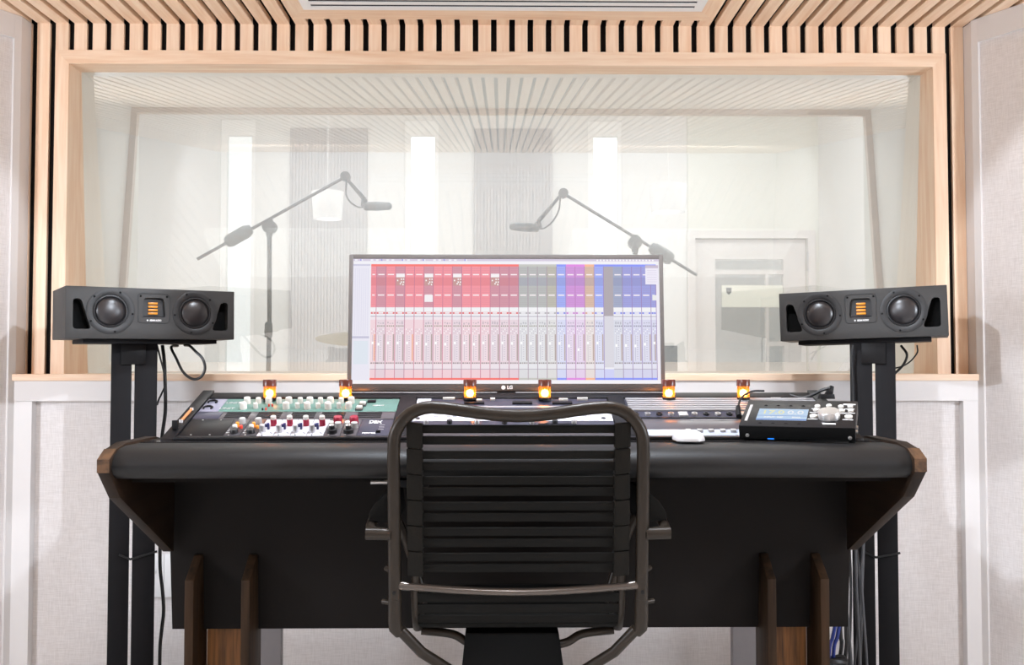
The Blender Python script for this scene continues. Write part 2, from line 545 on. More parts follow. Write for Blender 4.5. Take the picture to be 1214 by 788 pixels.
# casing, mitred
def mitre(a, b, c, d, y0=3.142, y1=3.150):
    return MB().prism([a, b, c, d], 'y', y0, y1)
ox0, ox1, oz1 = WX0 - CW, WX1 + CW, WZ1 + 0.046
part('casing', mitre((ox0, WZ0), (WX0, WZ0), (WX0, WZ1), (ox0, oz1)), M['pine_z'], window, smooth=False)
part('casing', mitre((WX1, WZ0), (ox1, WZ0), (ox1, oz1), (WX1, WZ1)), M['pine_z'], window, smooth=False)
part('casing', mitre((ox0, oz1), (WX0, WZ1), (WX1, WZ1), (ox1, oz1)), M['pine_x'], window, smooth=False)
# wooden reveal up to the tilted front pane
part('reveal_board', MB().prism([(3.1501, WZ0), (G1B, WZ0), (G1T, WZ1), (3.1501, WZ1)], 'x', WX0 - 0.02, WX0), M['pine_z'], window, smooth=False)
part('reveal_board', MB().prism([(3.1501, WZ0), (G1B, WZ0), (G1T, WZ1), (3.1501, WZ1)], 'x', WX1, WX1 + 0.02), M['pine_z'], window, smooth=False)
part('reveal_board', MB().box(WX0 - 0.02, WX1 + 0.02, 3.1501, G1T, WZ1, WZ1 + 0.02), M['pine_x'], window, smooth=False)
# white lining of the cavity between the panes
part('cavity_lining', MB().prism([(G1B, WZ0), (3.76, WZ0), (3.76, WZ1), (G1T, WZ1)], 'x', WX0 - 0.02, WX0), M['cavity'], window, smooth=False)
part('cavity_lining', MB().prism([(G1B, WZ0), (3.76, WZ0), (3.76, WZ1), (G1T, WZ1)], 'x', WX1, WX1 + 0.02), M['cavity'], window, smooth=False)
part('cavity_lining', MB().box(WX0 - 0.02, WX1 + 0.02, G1T, 3.76, WZ1, WZ1 + 0.02), M['cavity'], window, smooth=False)
part('cavity_lining', MB().box(WX0 - 0.02, WX1 + 0.02, 3.34, 3.76, WZ0 - 0.02, WZ0 - 0.001), M['cavity'], window, smooth=False)
part('glass_pane', MB().hull([(WX0, G1B, WZ0), (WX1, G1B, WZ0), (WX1, G1T, WZ1), (WX0, G1T, WZ1)], [(0, 1, 2, 3)]), M['pane_front'], window, smooth=False)
part('glass_pane', MB().hull([(WX0, G2B, WZ0), (WX1, G2B, WZ0), (WX1, G2T, WZ1), (WX0, G2T, WZ1)], [(0, 1, 2, 3)]), M['pane_rear'], window, smooth=False)
k = (G2T - G2B) / (WZ1 - WZ0)
def stop_bar(x0, x1, z0, z1):
    return MB().prism([(G2B + k * (z0 - WZ0) - 0.012, z0), (G2B + k * (z0 - WZ0) + 0.012, z0), (G2B + k * (z1 - WZ0) + 0.012, z1), (G2B + k * (z1 - WZ0) - 0.012, z1)], 'x', x0, x1)
part('glazing_stop', stop_bar(WX0, WX0 + 0.024, WZ0, WZ1), M['stop'], window, smooth=False)
part('glazing_stop', stop_bar(WX1 - 0.024, WX1, WZ0, WZ1), M['stop'], window, smooth=False)
part('glazing_stop', stop_bar(WX0 + 0.024, WX1 - 0.024, WZ1 - 0.022, WZ1), M['stop'], window, smooth=False)
part('glazing_stop', stop_bar(WX0 + 0.024, WX1 - 0.024, WZ0, WZ0 + 0.006), M['stop'], window, smooth=False)

# ---- splayed side walls (fabric in white frames), continuing to the straight room sides
def splay(name, side, ang):
    cx = -1.578 if side < 0 else 1.569
    s = Vector((side * math.sin(R(ang)), -math.cos(R(ang)), 0))
    n = Vector((-side * math.cos(R(ang)), -math.sin(R(ang)), 0))
    o = Vector((cx, 3.088, 0))
    LEN = 3.0
    def slab(s0, s1, n0, n1, z0, z1):
        p = []
        for z in (z0, z1):
            for a, b in ((s0, n0), (s1, n0), (s1, n1), (s0, n1)):
                q = o + s * a + n * b; p.append((q.x, q.y, z))
        return MB().hull(p, [(0, 3, 2, 1), (4, 5, 6, 7), (0, 1, 5, 4), (1, 2, 6, 5), (2, 3, 7, 6), (3, 0, 4, 7)])
    base = slab(0.0, LEN, -0.10, -0.03, 0, 2.26)
    w = structure(name, base, M['white'])
    part('stile', slab(0.0, 0.024, -0.03, 0.0, 0, 2.199), M['white'], w, smooth=False)
    part('rail', slab(0.0242, LEN, -0.03, 0.0, 2.12, 2.199), M['white'], w, smooth=False)
    part('fabric_panel', slab(0.024, LEN, -0.03, -0.010, 0, 2.12), M['fabric'], w, smooth=False)
    # white return between the splay and the slats
    x0, x1 = (cx - 0.03, cx) if side < 0 else (cx + 0.0055, cx + 0.035)
    part('return_board', MB().box(x0, x1, 3.088, 3.162, 1.0225, 2.199), M['white'], w, smooth=False)
    e = o + s * LEN
    return e
eL = splay('wall_left', -1, 31.0)
eR = splay('wall_right', 1, 30.0)
structure('wall_left_2', MB().box(eL.x - 0.10, eL.x + 0.0, -4.0, eL.y + 0.08, 0, 2.26), M['white'])
structure('wall_right_2', MB().box(eR.x, eR.x + 0.10, -4.0, eR.y + 0.08, 0, 2.26), M['white'])
structure('wall_back', MB().box(-3.6, 3.6, -4.1, -4.0, 0, 2.26), M['white'])

# ---- ceiling: black deck, pine slats, the linear air vent in its pine board
ceiling = structure('ceiling', MB().box(-3.6, 3.6, -4.1, 3.30, 2.236, 2.30), M['blackboard'])
B0, B1 = 14, 37                                          # the gaps between which the vent board lies
bx0, bx1 = GAP0 + B0 * PITCH + 0.0095, GAP0 + B1 * PITCH - 0.0095
def ceil_slat_mesh(y0, y1):
    h = (y1 - y0) / 2
    return MB().box(-SW / 2, SW / 2, -h, h, -0.010, 0.010).mesh('slat', M['pine_y'], False)
long_me, stub_me, rear_me = ceil_slat_mesh(-4.0, 3.15), ceil_slat_mesh(3.10, 3.15), ceil_slat_mesh(-4.0, 2.72)
for i in range(-26, 77):
    x = GAP0 + (i + 0.5) * PITCH
    if abs(x) > 3.1:
        continue
    if B0 <= i < B1:
        link('slat', stub_me, ceiling, (x, 3.125, CEIL + 0.010))
        link('slat', rear_me, ceiling, (x, -0.64, CEIL + 0.010))
    else:
        link('slat', long_me, ceiling, (x, -0.425, CEIL + 0.010))
vent = thing('air_vent', 'long white linear air vent with dark slots in a pine board on the ceiling', 'air vent', (0.008, 2.875, CEIL))
vx, vy0, vy1 = 0.645, -0.14, 0.14
hx = (bx1 - bx0) / 2
bc = (bx0 + bx1) / 2 - 0.008
for poly, mm in (([(bc - hx, 0.225), (bc + hx, 0.225), (vx, vy1), (-vx, vy1)], 'pine_x'),
                 ([(bc - hx, -0.20), (-vx, vy0), (vx, vy0), (bc + hx, -0.20)], 'pine_x'),
                 ([(bc - hx, -0.20), (bc - hx, 0.225), (-vx, vy1), (-vx, vy0)], 'pine_y'),
                 ([(bc + hx, -0.20), (vx, vy0), (vx, vy1), (bc + hx, 0.225)], 'pine_y')):
    part('frame_board', MB().prism(poly, 'z', 0.0, 0.032), M[mm], vent, smooth=False)
part('frame', MB().box(-vx, vx, vy1 - 0.028, vy1, -0.002, 0.02).box(-vx, vx, vy0, vy0 + 0.028, -0.002, 0.02)
     .box(-vx, -vx + 0.03, vy0 + 0.028, vy1 - 0.028, -0.002, 0.02).box(vx - 0.03, vx, vy0 + 0.028, vy1 - 0.028, -0.002, 0.02), M['metal_white'], vent, smooth=False)
part('slot_backing', MB().box(-vx + 0.03, vx - 0.03, vy0 + 0.028, vy1 - 0.028, 0.0005, 0.006), M['slotblack'], vent, smooth=False)
for j in range(5):
    yy = vy1 - 0.028 - 0.017 - j * 0.039
    part('blade', MB().box(-vx + 0.03, vx - 0.03, yy - 0.022, yy, -0.0018, 0.0004), M['metal_white'], vent, smooth=False)

# ---- live room beyond the window
FARY = 7.25
wins = [(-2.162, -1.895), (-0.742, -0.480), (0.678, 0.941)]
WT, WB = 2.95, 0.35
fw = MB()
xs = [-3.9] + [v for w in wins for v in w] + [1.56, 2.30, 3.9]
fw.box(-3.9, wins[0][0], FARY, FARY + 0.22, 0, 3.3)
fw.box(wins[0][1], wins[1][0], FARY, FARY + 0.22, 0, 3.3)
fw.box(wins[1][1], wins[2][0], FARY, FARY + 0.22, 0, 3.3)
for a, b in wins:
    fw.box(a, b, FARY, FARY + 0.22, 0, WB); fw.box(a, b, FARY, FARY + 0.22, WT, 3.3)
fw.box(wins[2][1], 1.45, FARY, FARY + 0.22, 0, 3.3)
wall_far = structure('wall_far', fw, M['live_white'])
dw = MB()
dw.box(1.45, 1.50, FARY - 0.02, FARY + 0.22, 0, 3.3); dw.box(2.37, 3.9, FARY - 0.02, FARY + 0.22, 0, 3.3); dw.box(1.50, 2.37, FARY - 0.02, FARY + 0.22, 2.03, 3.3)
structure('wall_far_2', dw, M['live_cream'])
for j, (a, b) in enumerate(wins):
    w = structure('window_%d' % (j + 2), MB().box(a, a + 0.045, FARY + 0.015, FARY + 0.06, WB, WT).box(b - 0.03, b, FARY + 0.015, FARY + 0.06, WB, WT)
                  .box(a + 0.045, b - 0.03, FARY + 0.015, FARY + 0.06, WT - 0.12, WT).box(a + 0.045, b - 0.03, FARY + 0.015, FARY + 0.06, WB, WB + 0.06), M['live_frame'])
    part('glass_pane', MB().box(a + 0.045, b - 0.03, FARY + 0.03, FARY + 0.036, WB + 0.06, WT - 0.12), M['pane_clear'], w, smooth=False)
structure('wall_far_left', MB().box(-3.0, -2.86, 3.76, FARY, 0, 3.3), M['live_white'])
structure('wall_far_right', MB().hull([(2.46, FARY, 0), (2.95, 3.76, 0), (3.1, 3.76, 0), (2.6, FARY, 0), (2.46, FARY, 3.3), (2.95, 3.76, 3.3), (3.1, 3.76, 3.3), (2.6, FARY, 3.3)],
                                      [(0, 3, 2, 1), (4, 5, 6, 7), (0, 1, 5, 4), (1, 2, 6, 5), (2, 3, 7, 6), (3, 0, 4, 7)]), M['live_white'])
structure('ceiling_far', MB().box(-4, 4, 3.72, 7.6, 3.2, 3.3), M['ceil_plain'])
# door with a glazed upper half
door = structure('door_1', MB().box(1.505, 1.66, FARY, FARY + 0.05, 0.01, 2.025).box(2.19, 2.365, FARY, FARY + 0.05, 0.01, 2.025)
                 .box(1.66, 2.19, FARY, FARY + 0.05, 1.87, 2.025).box(1.66, 2.19, FARY, FARY + 0.05, 0.01, 0.55), M['white'])
part('door_frame', MB().box(1.44, 1.50, FARY - 0.045, FARY - 0.021, 0, 2.09).box(2.37, 2.43, FARY - 0.045, FARY - 0.021, 0, 2.09).box(1.50, 2.37, FARY - 0.045, FARY - 0.021, 2.03, 2.09), M['white'], door, smooth=False)
part('glass_pane', MB().box(1.66, 2.19, FARY + 0.02, FARY + 0.026, 0.55, 1.87), M['pane_clear'], door, smooth=False)
part('muntin', MB().box(1.66, 2.19, FARY + 0.005, FARY + 0.045, 1.755, 1.79), M['white'], door, smooth=False)
part('muntin', MB().box(2.055, 2.075, FARY + 0.005, FARY + 0.045, 0.55, 1.755), M['white'], door, smooth=False)
part('muntin', MB().box(2.075, 2.19, FARY + 0.005, FARY + 0.045, 1.20, 1.235), M['white'], door, smooth=False)
part('door_sign', MB().box(1.712, 2.185, FARY - 0.002, FARY + 0.012, 1.50, 1.67), M['paper'], door, smooth=False, label='cream board behind the door glass')
part('emblem', MB().prism([(1.745, 1.65), (1.785, 1.65), (1.785, 1.615), (1.765, 1.595), (1.745, 1.615)], 'y', FARY - 0.006, FARY - 0.0021), M['grey_cab'], door, smooth=False, label='small grey shield emblem')
part('hinge', MB().box(2.366, 2.376, FARY - 0.046, FARY - 0.02, 1.78, 1.93), M['live_grey'], door, smooth=False)
structure('wall_corridor', MB().box(1.2, 2.9, 8.6, 8.7, 0, 2.6), M['live_grey'])
structure('floor_corridor', MB().box(1.2, 2.9, 7.6, 8.7, -0.06, 0.0), M['live_grey'])

# ================================================================== CONSOLE DESK
DX = 0.028
desk = thing('console_desk', 'wide black mixing console desk with padded front armrest and dark wooden cheeks', 'desk', (DX, 2.33, 0))
def D(mb, name, material, label=None, smooth=True):
    """desk part modelled in room coordinates"""
    me = mb.mesh(name, material, smooth)
    me.transform(Matrix.Translation((-DX, -2.33, 0)))
    o = link(name, me, desk)
    if label:
        o['label'] = label
    return o
SL = math.atan(0.332)
def deck(y):
    return 0.881 + 0.332 * (y - 2.14)
# armrest roll
prof = [(2.10, 0.879), (2.02, 0.880), (1.985, 0.876), (1.962, 0.865), (1.950, 0.849), (1.949, 0.838), (1.956, 0.825), (1.975, 0.815), (2.0, 0.812), (2.10, 0.812)]
D(MB().prism(prof, 'x', -0.797, 0.853), 'armrest', M['vinyl'], 'rounded black vinyl armrest')
D(MB().box(-0.797, 0.853, 2.10, 2.15, 0.83, 0.881), 'ledge', M['gloss'], 'glossy black ledge')
# wooden cheeks
ck = [(2.33, 0.86), (2.20, 0.886), (2.03, 0.886), (1.972, 0.876), (1.938, 0.857), (1.938, 0.832), (1.998, 0.772), (2.322, 0.597), (2.329, 0.597), (2.329, 0.86)]
for x0, x1 in ((-0.822, -0.7975), (0.8535, 0.878)):
    D(MB().prism(ck, 'x', x0, x1, 0.0015), 'cheek', M['walnut_y'])
    cap = [(1.972, 0.877), (1.9372, 0.858), (1.9372, 0.831), (1.9395, 0.831), (1.9395, 0.857), (1.973, 0.8755)]
    D(MB().prism(cap, 'x', x0, x1), 'cheek_lit_edge', M['walnut_lit'], 'front edge of the cheek, in lighter brown for the light on it')  # lighter copy of the cheek wood paints in light on this edge
# body
D(MB().hull([(-0.816, 2.33, 0.83), (0.870, 2.33, 0.83), (0.866, 2.36, 0.40), (-0.810, 2.36, 0.40), (-0.816, 2.352, 0.83), (0.870, 2.352, 0.83), (0.866, 2.382, 0.40), (-0.810, 2.382, 0.40)],
            [(0, 1, 2, 3), (7, 6, 5, 4), (0, 4, 5, 1), (1, 5, 6, 2), (2, 6, 7, 3), (3, 7, 4, 0)]), 'front_panel', M['panel'], smooth=False)
D(MB().box(-0.797, 0.853, 2.06, 2.33, 0.797, 0.811), 'underside_board', M['panel'], smooth=False)
# fins, with slanted tops, and the grained blocks between them
for xf in (-0.742, -0.608, 0.652, 0.780):
    D(MB().prism([(2.275, 0.0), (2.385, 0.0), (2.385, 0.39), (2.352, 0.585), (2.341, 0.585), (2.275, 0.537)], 'x', xf - 0.0105, xf + 0.0105, 0.0012), 'fin', M['walnut_z'])
for x0, x1 in ((-0.731, -0.619), (0.663, 0.769)):
    D(MB().box(x0, x1, 2.385, 2.43, 0.0, 0.43), 'foot_block', M['foot'], smooth=False, label='warm brown grained block')
for x0, x1 in ((-0.76, -0.612), (0.652, 0.80)):
    D(MB().box(x0, x1, 2.66, 2.69, 0.0, 0.86), 'rear_upright', M['grey_upright'], smooth=False)  # plain grey boards standing behind the fins
# rack tray
def slope_prism(x0, x1, y0, y1, lift, drop):
    return MB().prism([(y0, deck(y0) + lift), (y1, deck(y1) + lift), (y1, deck(y1) - drop), (y0, deck(y0) - drop)], 'x', x0, x1, 0.0015)
D(slope_prism(-0.767, -0.738, 2.14, 2.445, 0.004, 0.06), 'side_trim', M['rack_black'])
D(slope_prism(0.797, 0.826, 2.14, 2.445, 0.004, 0.06), 'side_trim', M['rack_black'])
D(slope_prism(-0.2535, -0.2125, 2.16, 2.40, 0.004, 0.05), 'divider', M['rack_black'])
D(slope_prism(0.2715, 0.3125, 2.16, 2.40, 0.004, 0.05), 'divider', M['rack_black'])
D(MB().prism([(2.138, 0.8815), (2.138, 0.888), (2.158, 0.890), (2.158, 0.8815)], 'x', -0.7375, 0.7965, 0.0015), 'front_bezel', M['rack_black'])
D(MB().prism([(2.402, deck(2.402) + 0.001), (2.44, deck(2.44) - 0.001), (2.445, deck(2.44) - 0.001), (2.445, 0.86), (2.402, 0.90)], 'x', -0.7375, 0.7965, 0.0015), 'back_ledge', M['rack_black'])
D(MB().box(-0.767, 0.826, 2.47, 2.72, 0.865, 0.93), 'rear_shelf', M['panel'])
D(MB().prism([(2.16, deck(2.16) - 0.05), (2.40, deck(2.40) - 0.05), (2.40, 0.85), (2.16, 0.85)], 'x', -0.7375, 0.7965), 'tray_base', M['panel'])
D(MB().box(0.69, 0.715, 2.400, 2.403, deck(2.40) - 0.004, deck(2.40) + 0.001), 'marking', M['print_white'], smooth=False)
for x0, x1 in ((-0.797, -0.7675), (0.8265, 0.853)):
    D(MB().box(x0, x1, 2.1505, 2.328, 0.83, 0.881), 'side_deck', M['panel'])
# copper strip and clip on the left trim
q0, q1 = Vector((-0.752, 2.235, deck(2.235) + 0.007)), Vector((-0.752, 2.31, deck(2.31) + 0.007))
D(MB().cyl(q0, q1, 0.0035, seg=8), 'strip', M['brass'], 'thin copper strip on the side trim')
for q in (q0, q1):
    D(MB().cyl(q - Vector((0, 0, 0.004)), q + Vector((0, 0, 0.003)), 0.005, seg=10), 'screw', M['steel'])
D(MB().box(-0.757, -0.746, 2.185, 2.20, deck(2.19) + 0.005, deck(2.19) + 0.026, 0.001), 'clip', M['black'])
# headphone socket under the armrest
D(MB().box(-0.236, -0.15, 1.975, 2.02, 0.796, 0.8115, 0.002), 'socket_box', M['black'])
single('headphone_plug', MB().cyl((-0.272, 1.99, 0.805), (-0.245, 1.99, 0.805), 0.0042, seg=14).cyl((-0.245, 1.99, 0.805), (-0.2365, 1.99, 0.805), 0.0048, seg=14), M['steel'],
       'small silver headphone plug sticking out under the padded armrest', 'plug')

# ---- rack units on the sloping deck. Local x: across, local y: up the slope, local z: off the plate
def unit(name, label, x, s, group='rack units in the console', cat='audio unit'):
    c, sn = math.cos(SL), math.sin(SL)
    return thing(name, label, cat, (x, 2.14 + s * c, 0.881 + s * sn), (SL, 0, 0), group)
def plate(parent, x0, x1, y0, y1, material, name='faceplate', z=0.0, t=0.004, bev=0.0006):
    return part(name, MB().box(x0, x1, y0, y1, z - t, z, bev), M[material], parent)
def knob(parent, x, y, r, h, material, z=0.0, name='knob', seg=16):
    o = part(name, MB().lathe([(r, 0), (r, h * 0.82), (r * 0.88, h), (0, h)], seg=seg), M[material], parent, (x, y, z))
    return o
def dot(parent, x, y, r, material, name='screw'):
    return part(name, MB().lathe([(r, -0.001), (r, 0.0012), (0, 0.0016)], seg=10), M[material], parent, (x, y, 0))
def px2x(px, s):
    y = 2.14 + s * math.cos(SL)
    return (px - 593.3) / 1117.0 * y * 1.0 + 0.0
LX, MX, RX = -0.4955, 0.0295, 0.5545
UPR = (0, 0, 0)
HW = 0.2405

# left bay, top: pale green preamp with two rows of cream knobs
u = unit('green_preamp', 'pale green rack preamp with two rows of cream knobs at the console back', LX, 0.179)
plate(u, -HW, -HW + 0.047, 0.001, 0.088, 'plate_grey', 'ear')
plate(u, -HW + 0.0475, HW, 0.001, 0.088, 'green')
for yy in (0.022, 0.062):
    pts = [(-HW + 0.017 + 0.011 * math.cos(a), yy + 0.010 * math.sin(a), 0.003) for a in [i * math.pi / 5 for i in range(-1, 7)]]
    part('handle', MB().tube(pts, 0.0025, 6), M['black'], u)
for px in (290.5, 340.7, 365.6, 390, 414.3):
    knob(u, px2x(px, 0.200) - LX, 0.020, 0.0085, 0.0165, 'knob_white')
for px in (304.6, 353.7, 378, 402.5):
    knob(u, px2x(px, 0.200) - LX, 0.024, 0.0058, 0.0135, 'knob_white')
for px in (295.4, 320.5, 344.3, 369, 393, 417.6):
    knob(u, px2x(px, 0.24) - LX, 0.058, 0.0083, 0.0155, 'knob_white')
for px in (308.6, 332.8, 357.7, 381.4, 405.8):
    knob(u, px2x(px, 0.24) - LX, 0.058, 0.0066, 0.0145, 'knob_white')
for px, sy, mm in ((313, 0.010, 'knob_black'), (317, 0.010, 'knob_scarlet'), (317.5, 0.036, 'knob_scarlet'), (321.5, 0.036, 'knob_scarlet')):
    knob(u, px2x(px, 0.19) - LX, sy, 0.0022, 0.006, mm, name='button', seg=8)
for px, sy in ((427, 0.018), (429, 0.046)):
    x = px2x(px, 0.2) - LX
    part('button', MB().box(x - 0.007, x + 0.007, sy - 0.007, sy + 0.007, 0, 0.008, 0.001), M['knob_white'], u)
    part('button_base', MB().box(x - 0.009, x + 0.009, sy - 0.012, sy + 0.010, 0, 0.002), M['knob_black'], u)
part('display', MB().box(px2x(436, .24) - LX, px2x(446, .24) - LX, 0.060, 0.074, 0, 0.004, 0.0005), M['rack_black'], u)
for yy in (0.058, 0.020):
    lettering('UNIT', 0.016, M['plate_silver'], u, (px2x(271, .2) - LX + (0.006 if yy > 0.03 else 0), yy, 0.0008), UPR, 0.0002)
lettering('PREAMP', 0.008, M['print_white'], u, (px2x(448, .2) - LX, 0.040, 0.0008), UPR, 0.0002)

# left bay, middle: slotted vent panel
u = unit('vent_panel', 'lavender grey rack vent panel with dark slots, below the green preamp', LX, 0.1305)
plate(u, -HW, HW, 0.0, 0.048, 'plate_dim')
plate(u, -HW, -HW + 0.062, 0.001, 0.047, 'slate', 'ear', z=0.0012)
for x0 in (-0.168, -0.092, -0.010, 0.062, 0.150):
    for j in range(4):
        yy = 0.006 + j * 0.0105
        part('slot', MB().box(x0, x0 + 0.058, yy, yy + 0.0055, -0.001, 0.0006), M['port'], u, smooth=False)

# left bay, front: module rack
u = unit('module_rack', 'black module rack with white, dark and blank modules, at the front left of the console', LX, 0.026)
part('chassis', MB().box(-HW, HW, 0.0, 0.1035, -0.02, -0.0045), M['rack_black'], u)
mx = -0.720 - LX
o = plate(u, -HW, mx + 0.086, 0.001, 0.1025, 'rack_black', 'blank_panel')
for dx in (0.012, 0.055):
    for yy in (0.006, 0.097):
        dot(u, mx + dx, yy, 0.0022, 'steel')
def module(k0, material, name='module'):
    o = plate(u, k0 + 0.0006, k0 + 0.0374, 0.001, 0.1025, material, name)
    for yy in (0.005, 0.0985):
        part('screw', MB().lathe([(0.002, -0.001), (0.002, 0.0012), (0, 0.0016)], seg=8), M['steel' if material != 'plate_white' else 'knob_black'], o, (k0 + 0.012, yy, 0))
    return o
for j in range(2):                                       # dark modules with small coloured buttons
    k0 = -0.634 - LX + 0.038 * j
    o = module(k0, 'plate_dark')
    knob(o, k0 + 0.025, 0.078, 0.0078, 0.013, 'knob_grey')
    knob(o, k0 + 0.020, 0.054, 0.0040, 0.012, 'knob_orange', name='button', seg=10)
    knob(o, k0 + 0.030, 0.046, 0.0040, 0.007, 'knob_scarlet' if j == 0 else 'knob_orange', name='button', seg=10)
    knob(o, k0 + 0.019, 0.036, 0.0056, 0.013, 'knob_white', name='button', seg=12)
    knob(o, k0 + 0.021, 0.020, 0.0095, 0.010, 'knob_black')
    for yy in (0.018, 0.028, 0.037):
        part('marking', MB().box(k0 + 0.003, k0 + 0.011, yy, yy + 0.0016, -0.0005, 0.0006), M['print_white'], o, smooth=False)
for j in range(4):                                       # white modules
    k0 = -0.558 - LX + 0.038 * j
    o = module(k0, 'plate_white')
    part('knob', MB().lathe([(0.0072, 0), (0.0072, 0.016)], seg=16), M['knob_red'], o, (k0 + 0.026, 0.064, 0))
    part('knob_cap', MB().lathe([(0.0064, 0.016), (0.0064, 0.023), (0.005, 0.0245), (0, 0.0245)], seg=16), M['knob_white'], o, (k0 + 0.026, 0.064, 0))
    part('toggle', MB().box(k0 + 0.0165, k0 + 0.0215, 0.038, 0.044, 0, 0.015, 0.0008).box(k0 + 0.009, k0 + 0.0165, 0.042, 0.048, 0.004, 0.011, 0.0008), M['knob_blue'], o)
    part('knob', MB().lathe([(0.0068, 0), (0.0064, 0.018), (0.005, 0.0195), (0, 0.0195)], seg=16), M['plate_silver'], o, (k0 + 0.0095, 0.022, 0))
    for xx, yy in ((0.027, 0.018), (0.030, 0.012), (0.006, 0.075)):
        part('marking', MB().box(k0 + xx, k0 + xx + 0.004, yy, yy + 0.0016, -0.0005, 0.0006), M['knob_black'], o, smooth=False)
for j in range(2):                                       # dark modules with red knobs
    k0 = -0.406 - LX + 0.038 * j
    o = module(k0, 'plate_dim')
    part('knob', MB().lathe([(0.0105, 0), (0.0105, 0.014), (0.009, 0.017), (0, 0.017)], seg=18), M['knob_red'], o, (k0 + 0.022, 0.078, 0))
    part('knob', MB().lathe([(0.0082, 0), (0.0078, 0.013), (0, 0.014)], seg=16), M['knob_grey'], o, (k0 + 0.027, 0.050, 0))
    part('knob', MB().lathe([(0.0062, 0), (0.0062, 0.015), (0, 0.016)], seg=14), M['knob_white'], o, (k0 + 0.011, 0.050, 0))
    part('knob', MB().lathe([(0.0120, 0), (0.0120, 0.009), (0.007, 0.010), (0.0065, 0.018), (0, 0.018)], seg=18), M['knob_black'], o, (k0 + 0.018, 0.020, 0))
    part('knob_cap', MB().lathe([(0.0062, 0.0185), (0.005, 0.021), (0, 0.021)], seg=14), M['steel'], o, (k0 + 0.018, 0.020, 0))
k0 = -0.330 - LX
o = plate(u, k0, HW, 0.001, 0.1025, 'slate', 'end_module')
lettering('DBX', 0.024, M['print_white'], o, (k0 + 0.034, 0.082, 0.0008), UPR, 0.0007, width=0.030)
lettering('POWER', 0.009, M['print_white'], o, (k0 + 0.027, 0.014, 0.0008), UPR, 0.0003)
part('button', MB().box(k0 + 0.043, k0 + 0.053, 0.018, 0.024, 0, 0.004), M['port'], o)
for j in range(3):
    part('marking', MB().box(k0 + 0.046, k0 + 0.058, 0.038 + j * 0.013, 0.041 + j * 0.013, -0.0005, 0.0006), M['plate_silver'], o, smooth=False)

# middle bay
u = unit('slate_unit', 'slate blue rack unit with a white ear and small white switches, below the monitor', MX, 0.1755)
plate(u, -HW, HW, 0.0, 0.092, 'slate')
plate(u, -HW + 0.001, -HW + 0.036, 0.001, 0.091, 'plate_white', 'ear', z=0.0012)
for yy in (0.020, 0.062):
    dot(u, -HW + 0.020, yy, 0.006, 'knob_black')
for xx, yy, w in ((-0.175, 0.082, 0.030), (-0.09, 0.070, 0.014), (-0.055, 0.078, 0.012), (0.078, 0.080, 0.018), (0.118, 0.074, 0.022), (0.165, 0.080, 0.026)):
    part('switch', MB().box(xx, xx + w, yy, yy + 0.008, 0, 0.006, 0.0008), M['knob_white'], u)
for xx in (-0.12, 0.0, 0.10):
    part('display', MB().box(xx, xx + 0.05, 0.052, 0.066, 0, 0.004, 0.0008), M['rack_black'], u)
part('stripe', MB().box(-0.14, 0.19, 0.030, 0.040, -0.001, 0.0008), M['plate_silver'], u, smooth=False)

u = unit('white_compressor', 'white rack unit with a row of black knobs, seen through the chair back', MX, 0.118)
plate(u, -HW, HW, 0.0, 0.057, 'plate_white')
for xx in (-0.228, 0.218):
    dot(u, xx, 0.016, 0.0055, 'knob_black')
for xx in (-0.110, -0.070, -0.030, 0.010, 0.050, 0.095, 0.135):
    knob(u, xx, 0.036, 0.0085, 0.012, 'knob_black')
for xx in (-0.19, -0.16, -0.145, 0.17):
    part('marking', MB().box(xx, xx + 0.010, 0.028, 0.0305, -0.0005, 0.0006), M['knob_black'], u, smooth=False)

u = unit('slotted_unit', 'dark slate rack unit with slots and silver screws, in front of the white unit', MX, 0.075)
plate(u, -HW, HW, 0.0, 0.0425, 'slate')
for j, xx in enumerate((-0.205, -0.15, -0.085, -0.02, 0.045, 0.10, 0.145)):
    knob(u, xx, 0.027, 0.0065, 0.009, 'knob_black' if j % 2 else 'steel')
for j in range(2):
    part('slot', MB().box(0.06, 0.15, 0.010 + j * 0.010, 0.0145 + j * 0.010, -0.001, 0.0006), M['port'], u, smooth=False)

u = unit('meter_unit', 'dark rack unit with a line of white legends, in the front middle of the console', MX, 0.026)
plate(u, -HW, HW, 0.0, 0.0485, 'plate_dark')
for xx, w in ((-0.20, 0.01), (-0.165, 0.012), (-0.13, 0.055), (-0.06, 0.07), (0.02, 0.04), (0.09, 0.03), (0.13, 0.04), (0.19, 0.02)):
    part('legend', MB().box(xx, xx + w, 0.020, 0.030, -0.001, 0.0012), M['plate_silver'], u, smooth=False)
dot(u, 0.225, 0.022, 0.004, 'steel')

# right bay: patchbays
u = unit('patch_bay', 'silver patch bay of horizontal bars above a row of jacks, console back right', RX, 0.1305)
plate(u, -HW, HW, 0.0, 0.138, 'slate')
for j in range(6):
    y0 = 0.049 + j * 0.0148
    part('bar', MB().box(-HW + 0.002, HW - 0.002, y0, y0 + 0.0088, -0.001, 0.005, 0.001), M['bar'], u)
for j in range(16):
    xx = -0.226 + j * 0.0285
    if j in (4, 9, 13):
        part('blank_cover', MB().box(xx - 0.010, xx + 0.012, 0.014, 0.038, -0.001, 0.004, 0.0006), M['knob_grey'], u)
    else:
        part('jack', MB().lathe([(0.0075, -0.001), (0.0075, 0.005), (0.0045, 0.005), (0.0045, 0.001), (0, 0.001)], seg=12), M['steel' if j % 2 else 'knob_black'], u, (xx, 0.026, 0))
part('strip', MB().box(-HW + 0.002, HW - 0.002, 0.002, 0.008, -0.001, 0.0015), M['rack_black'], u, smooth=False)
u = unit('blank_rack_panel', 'glossy dim grey blank rack panel, in front of the patch bay jacks', RX, 0.064)
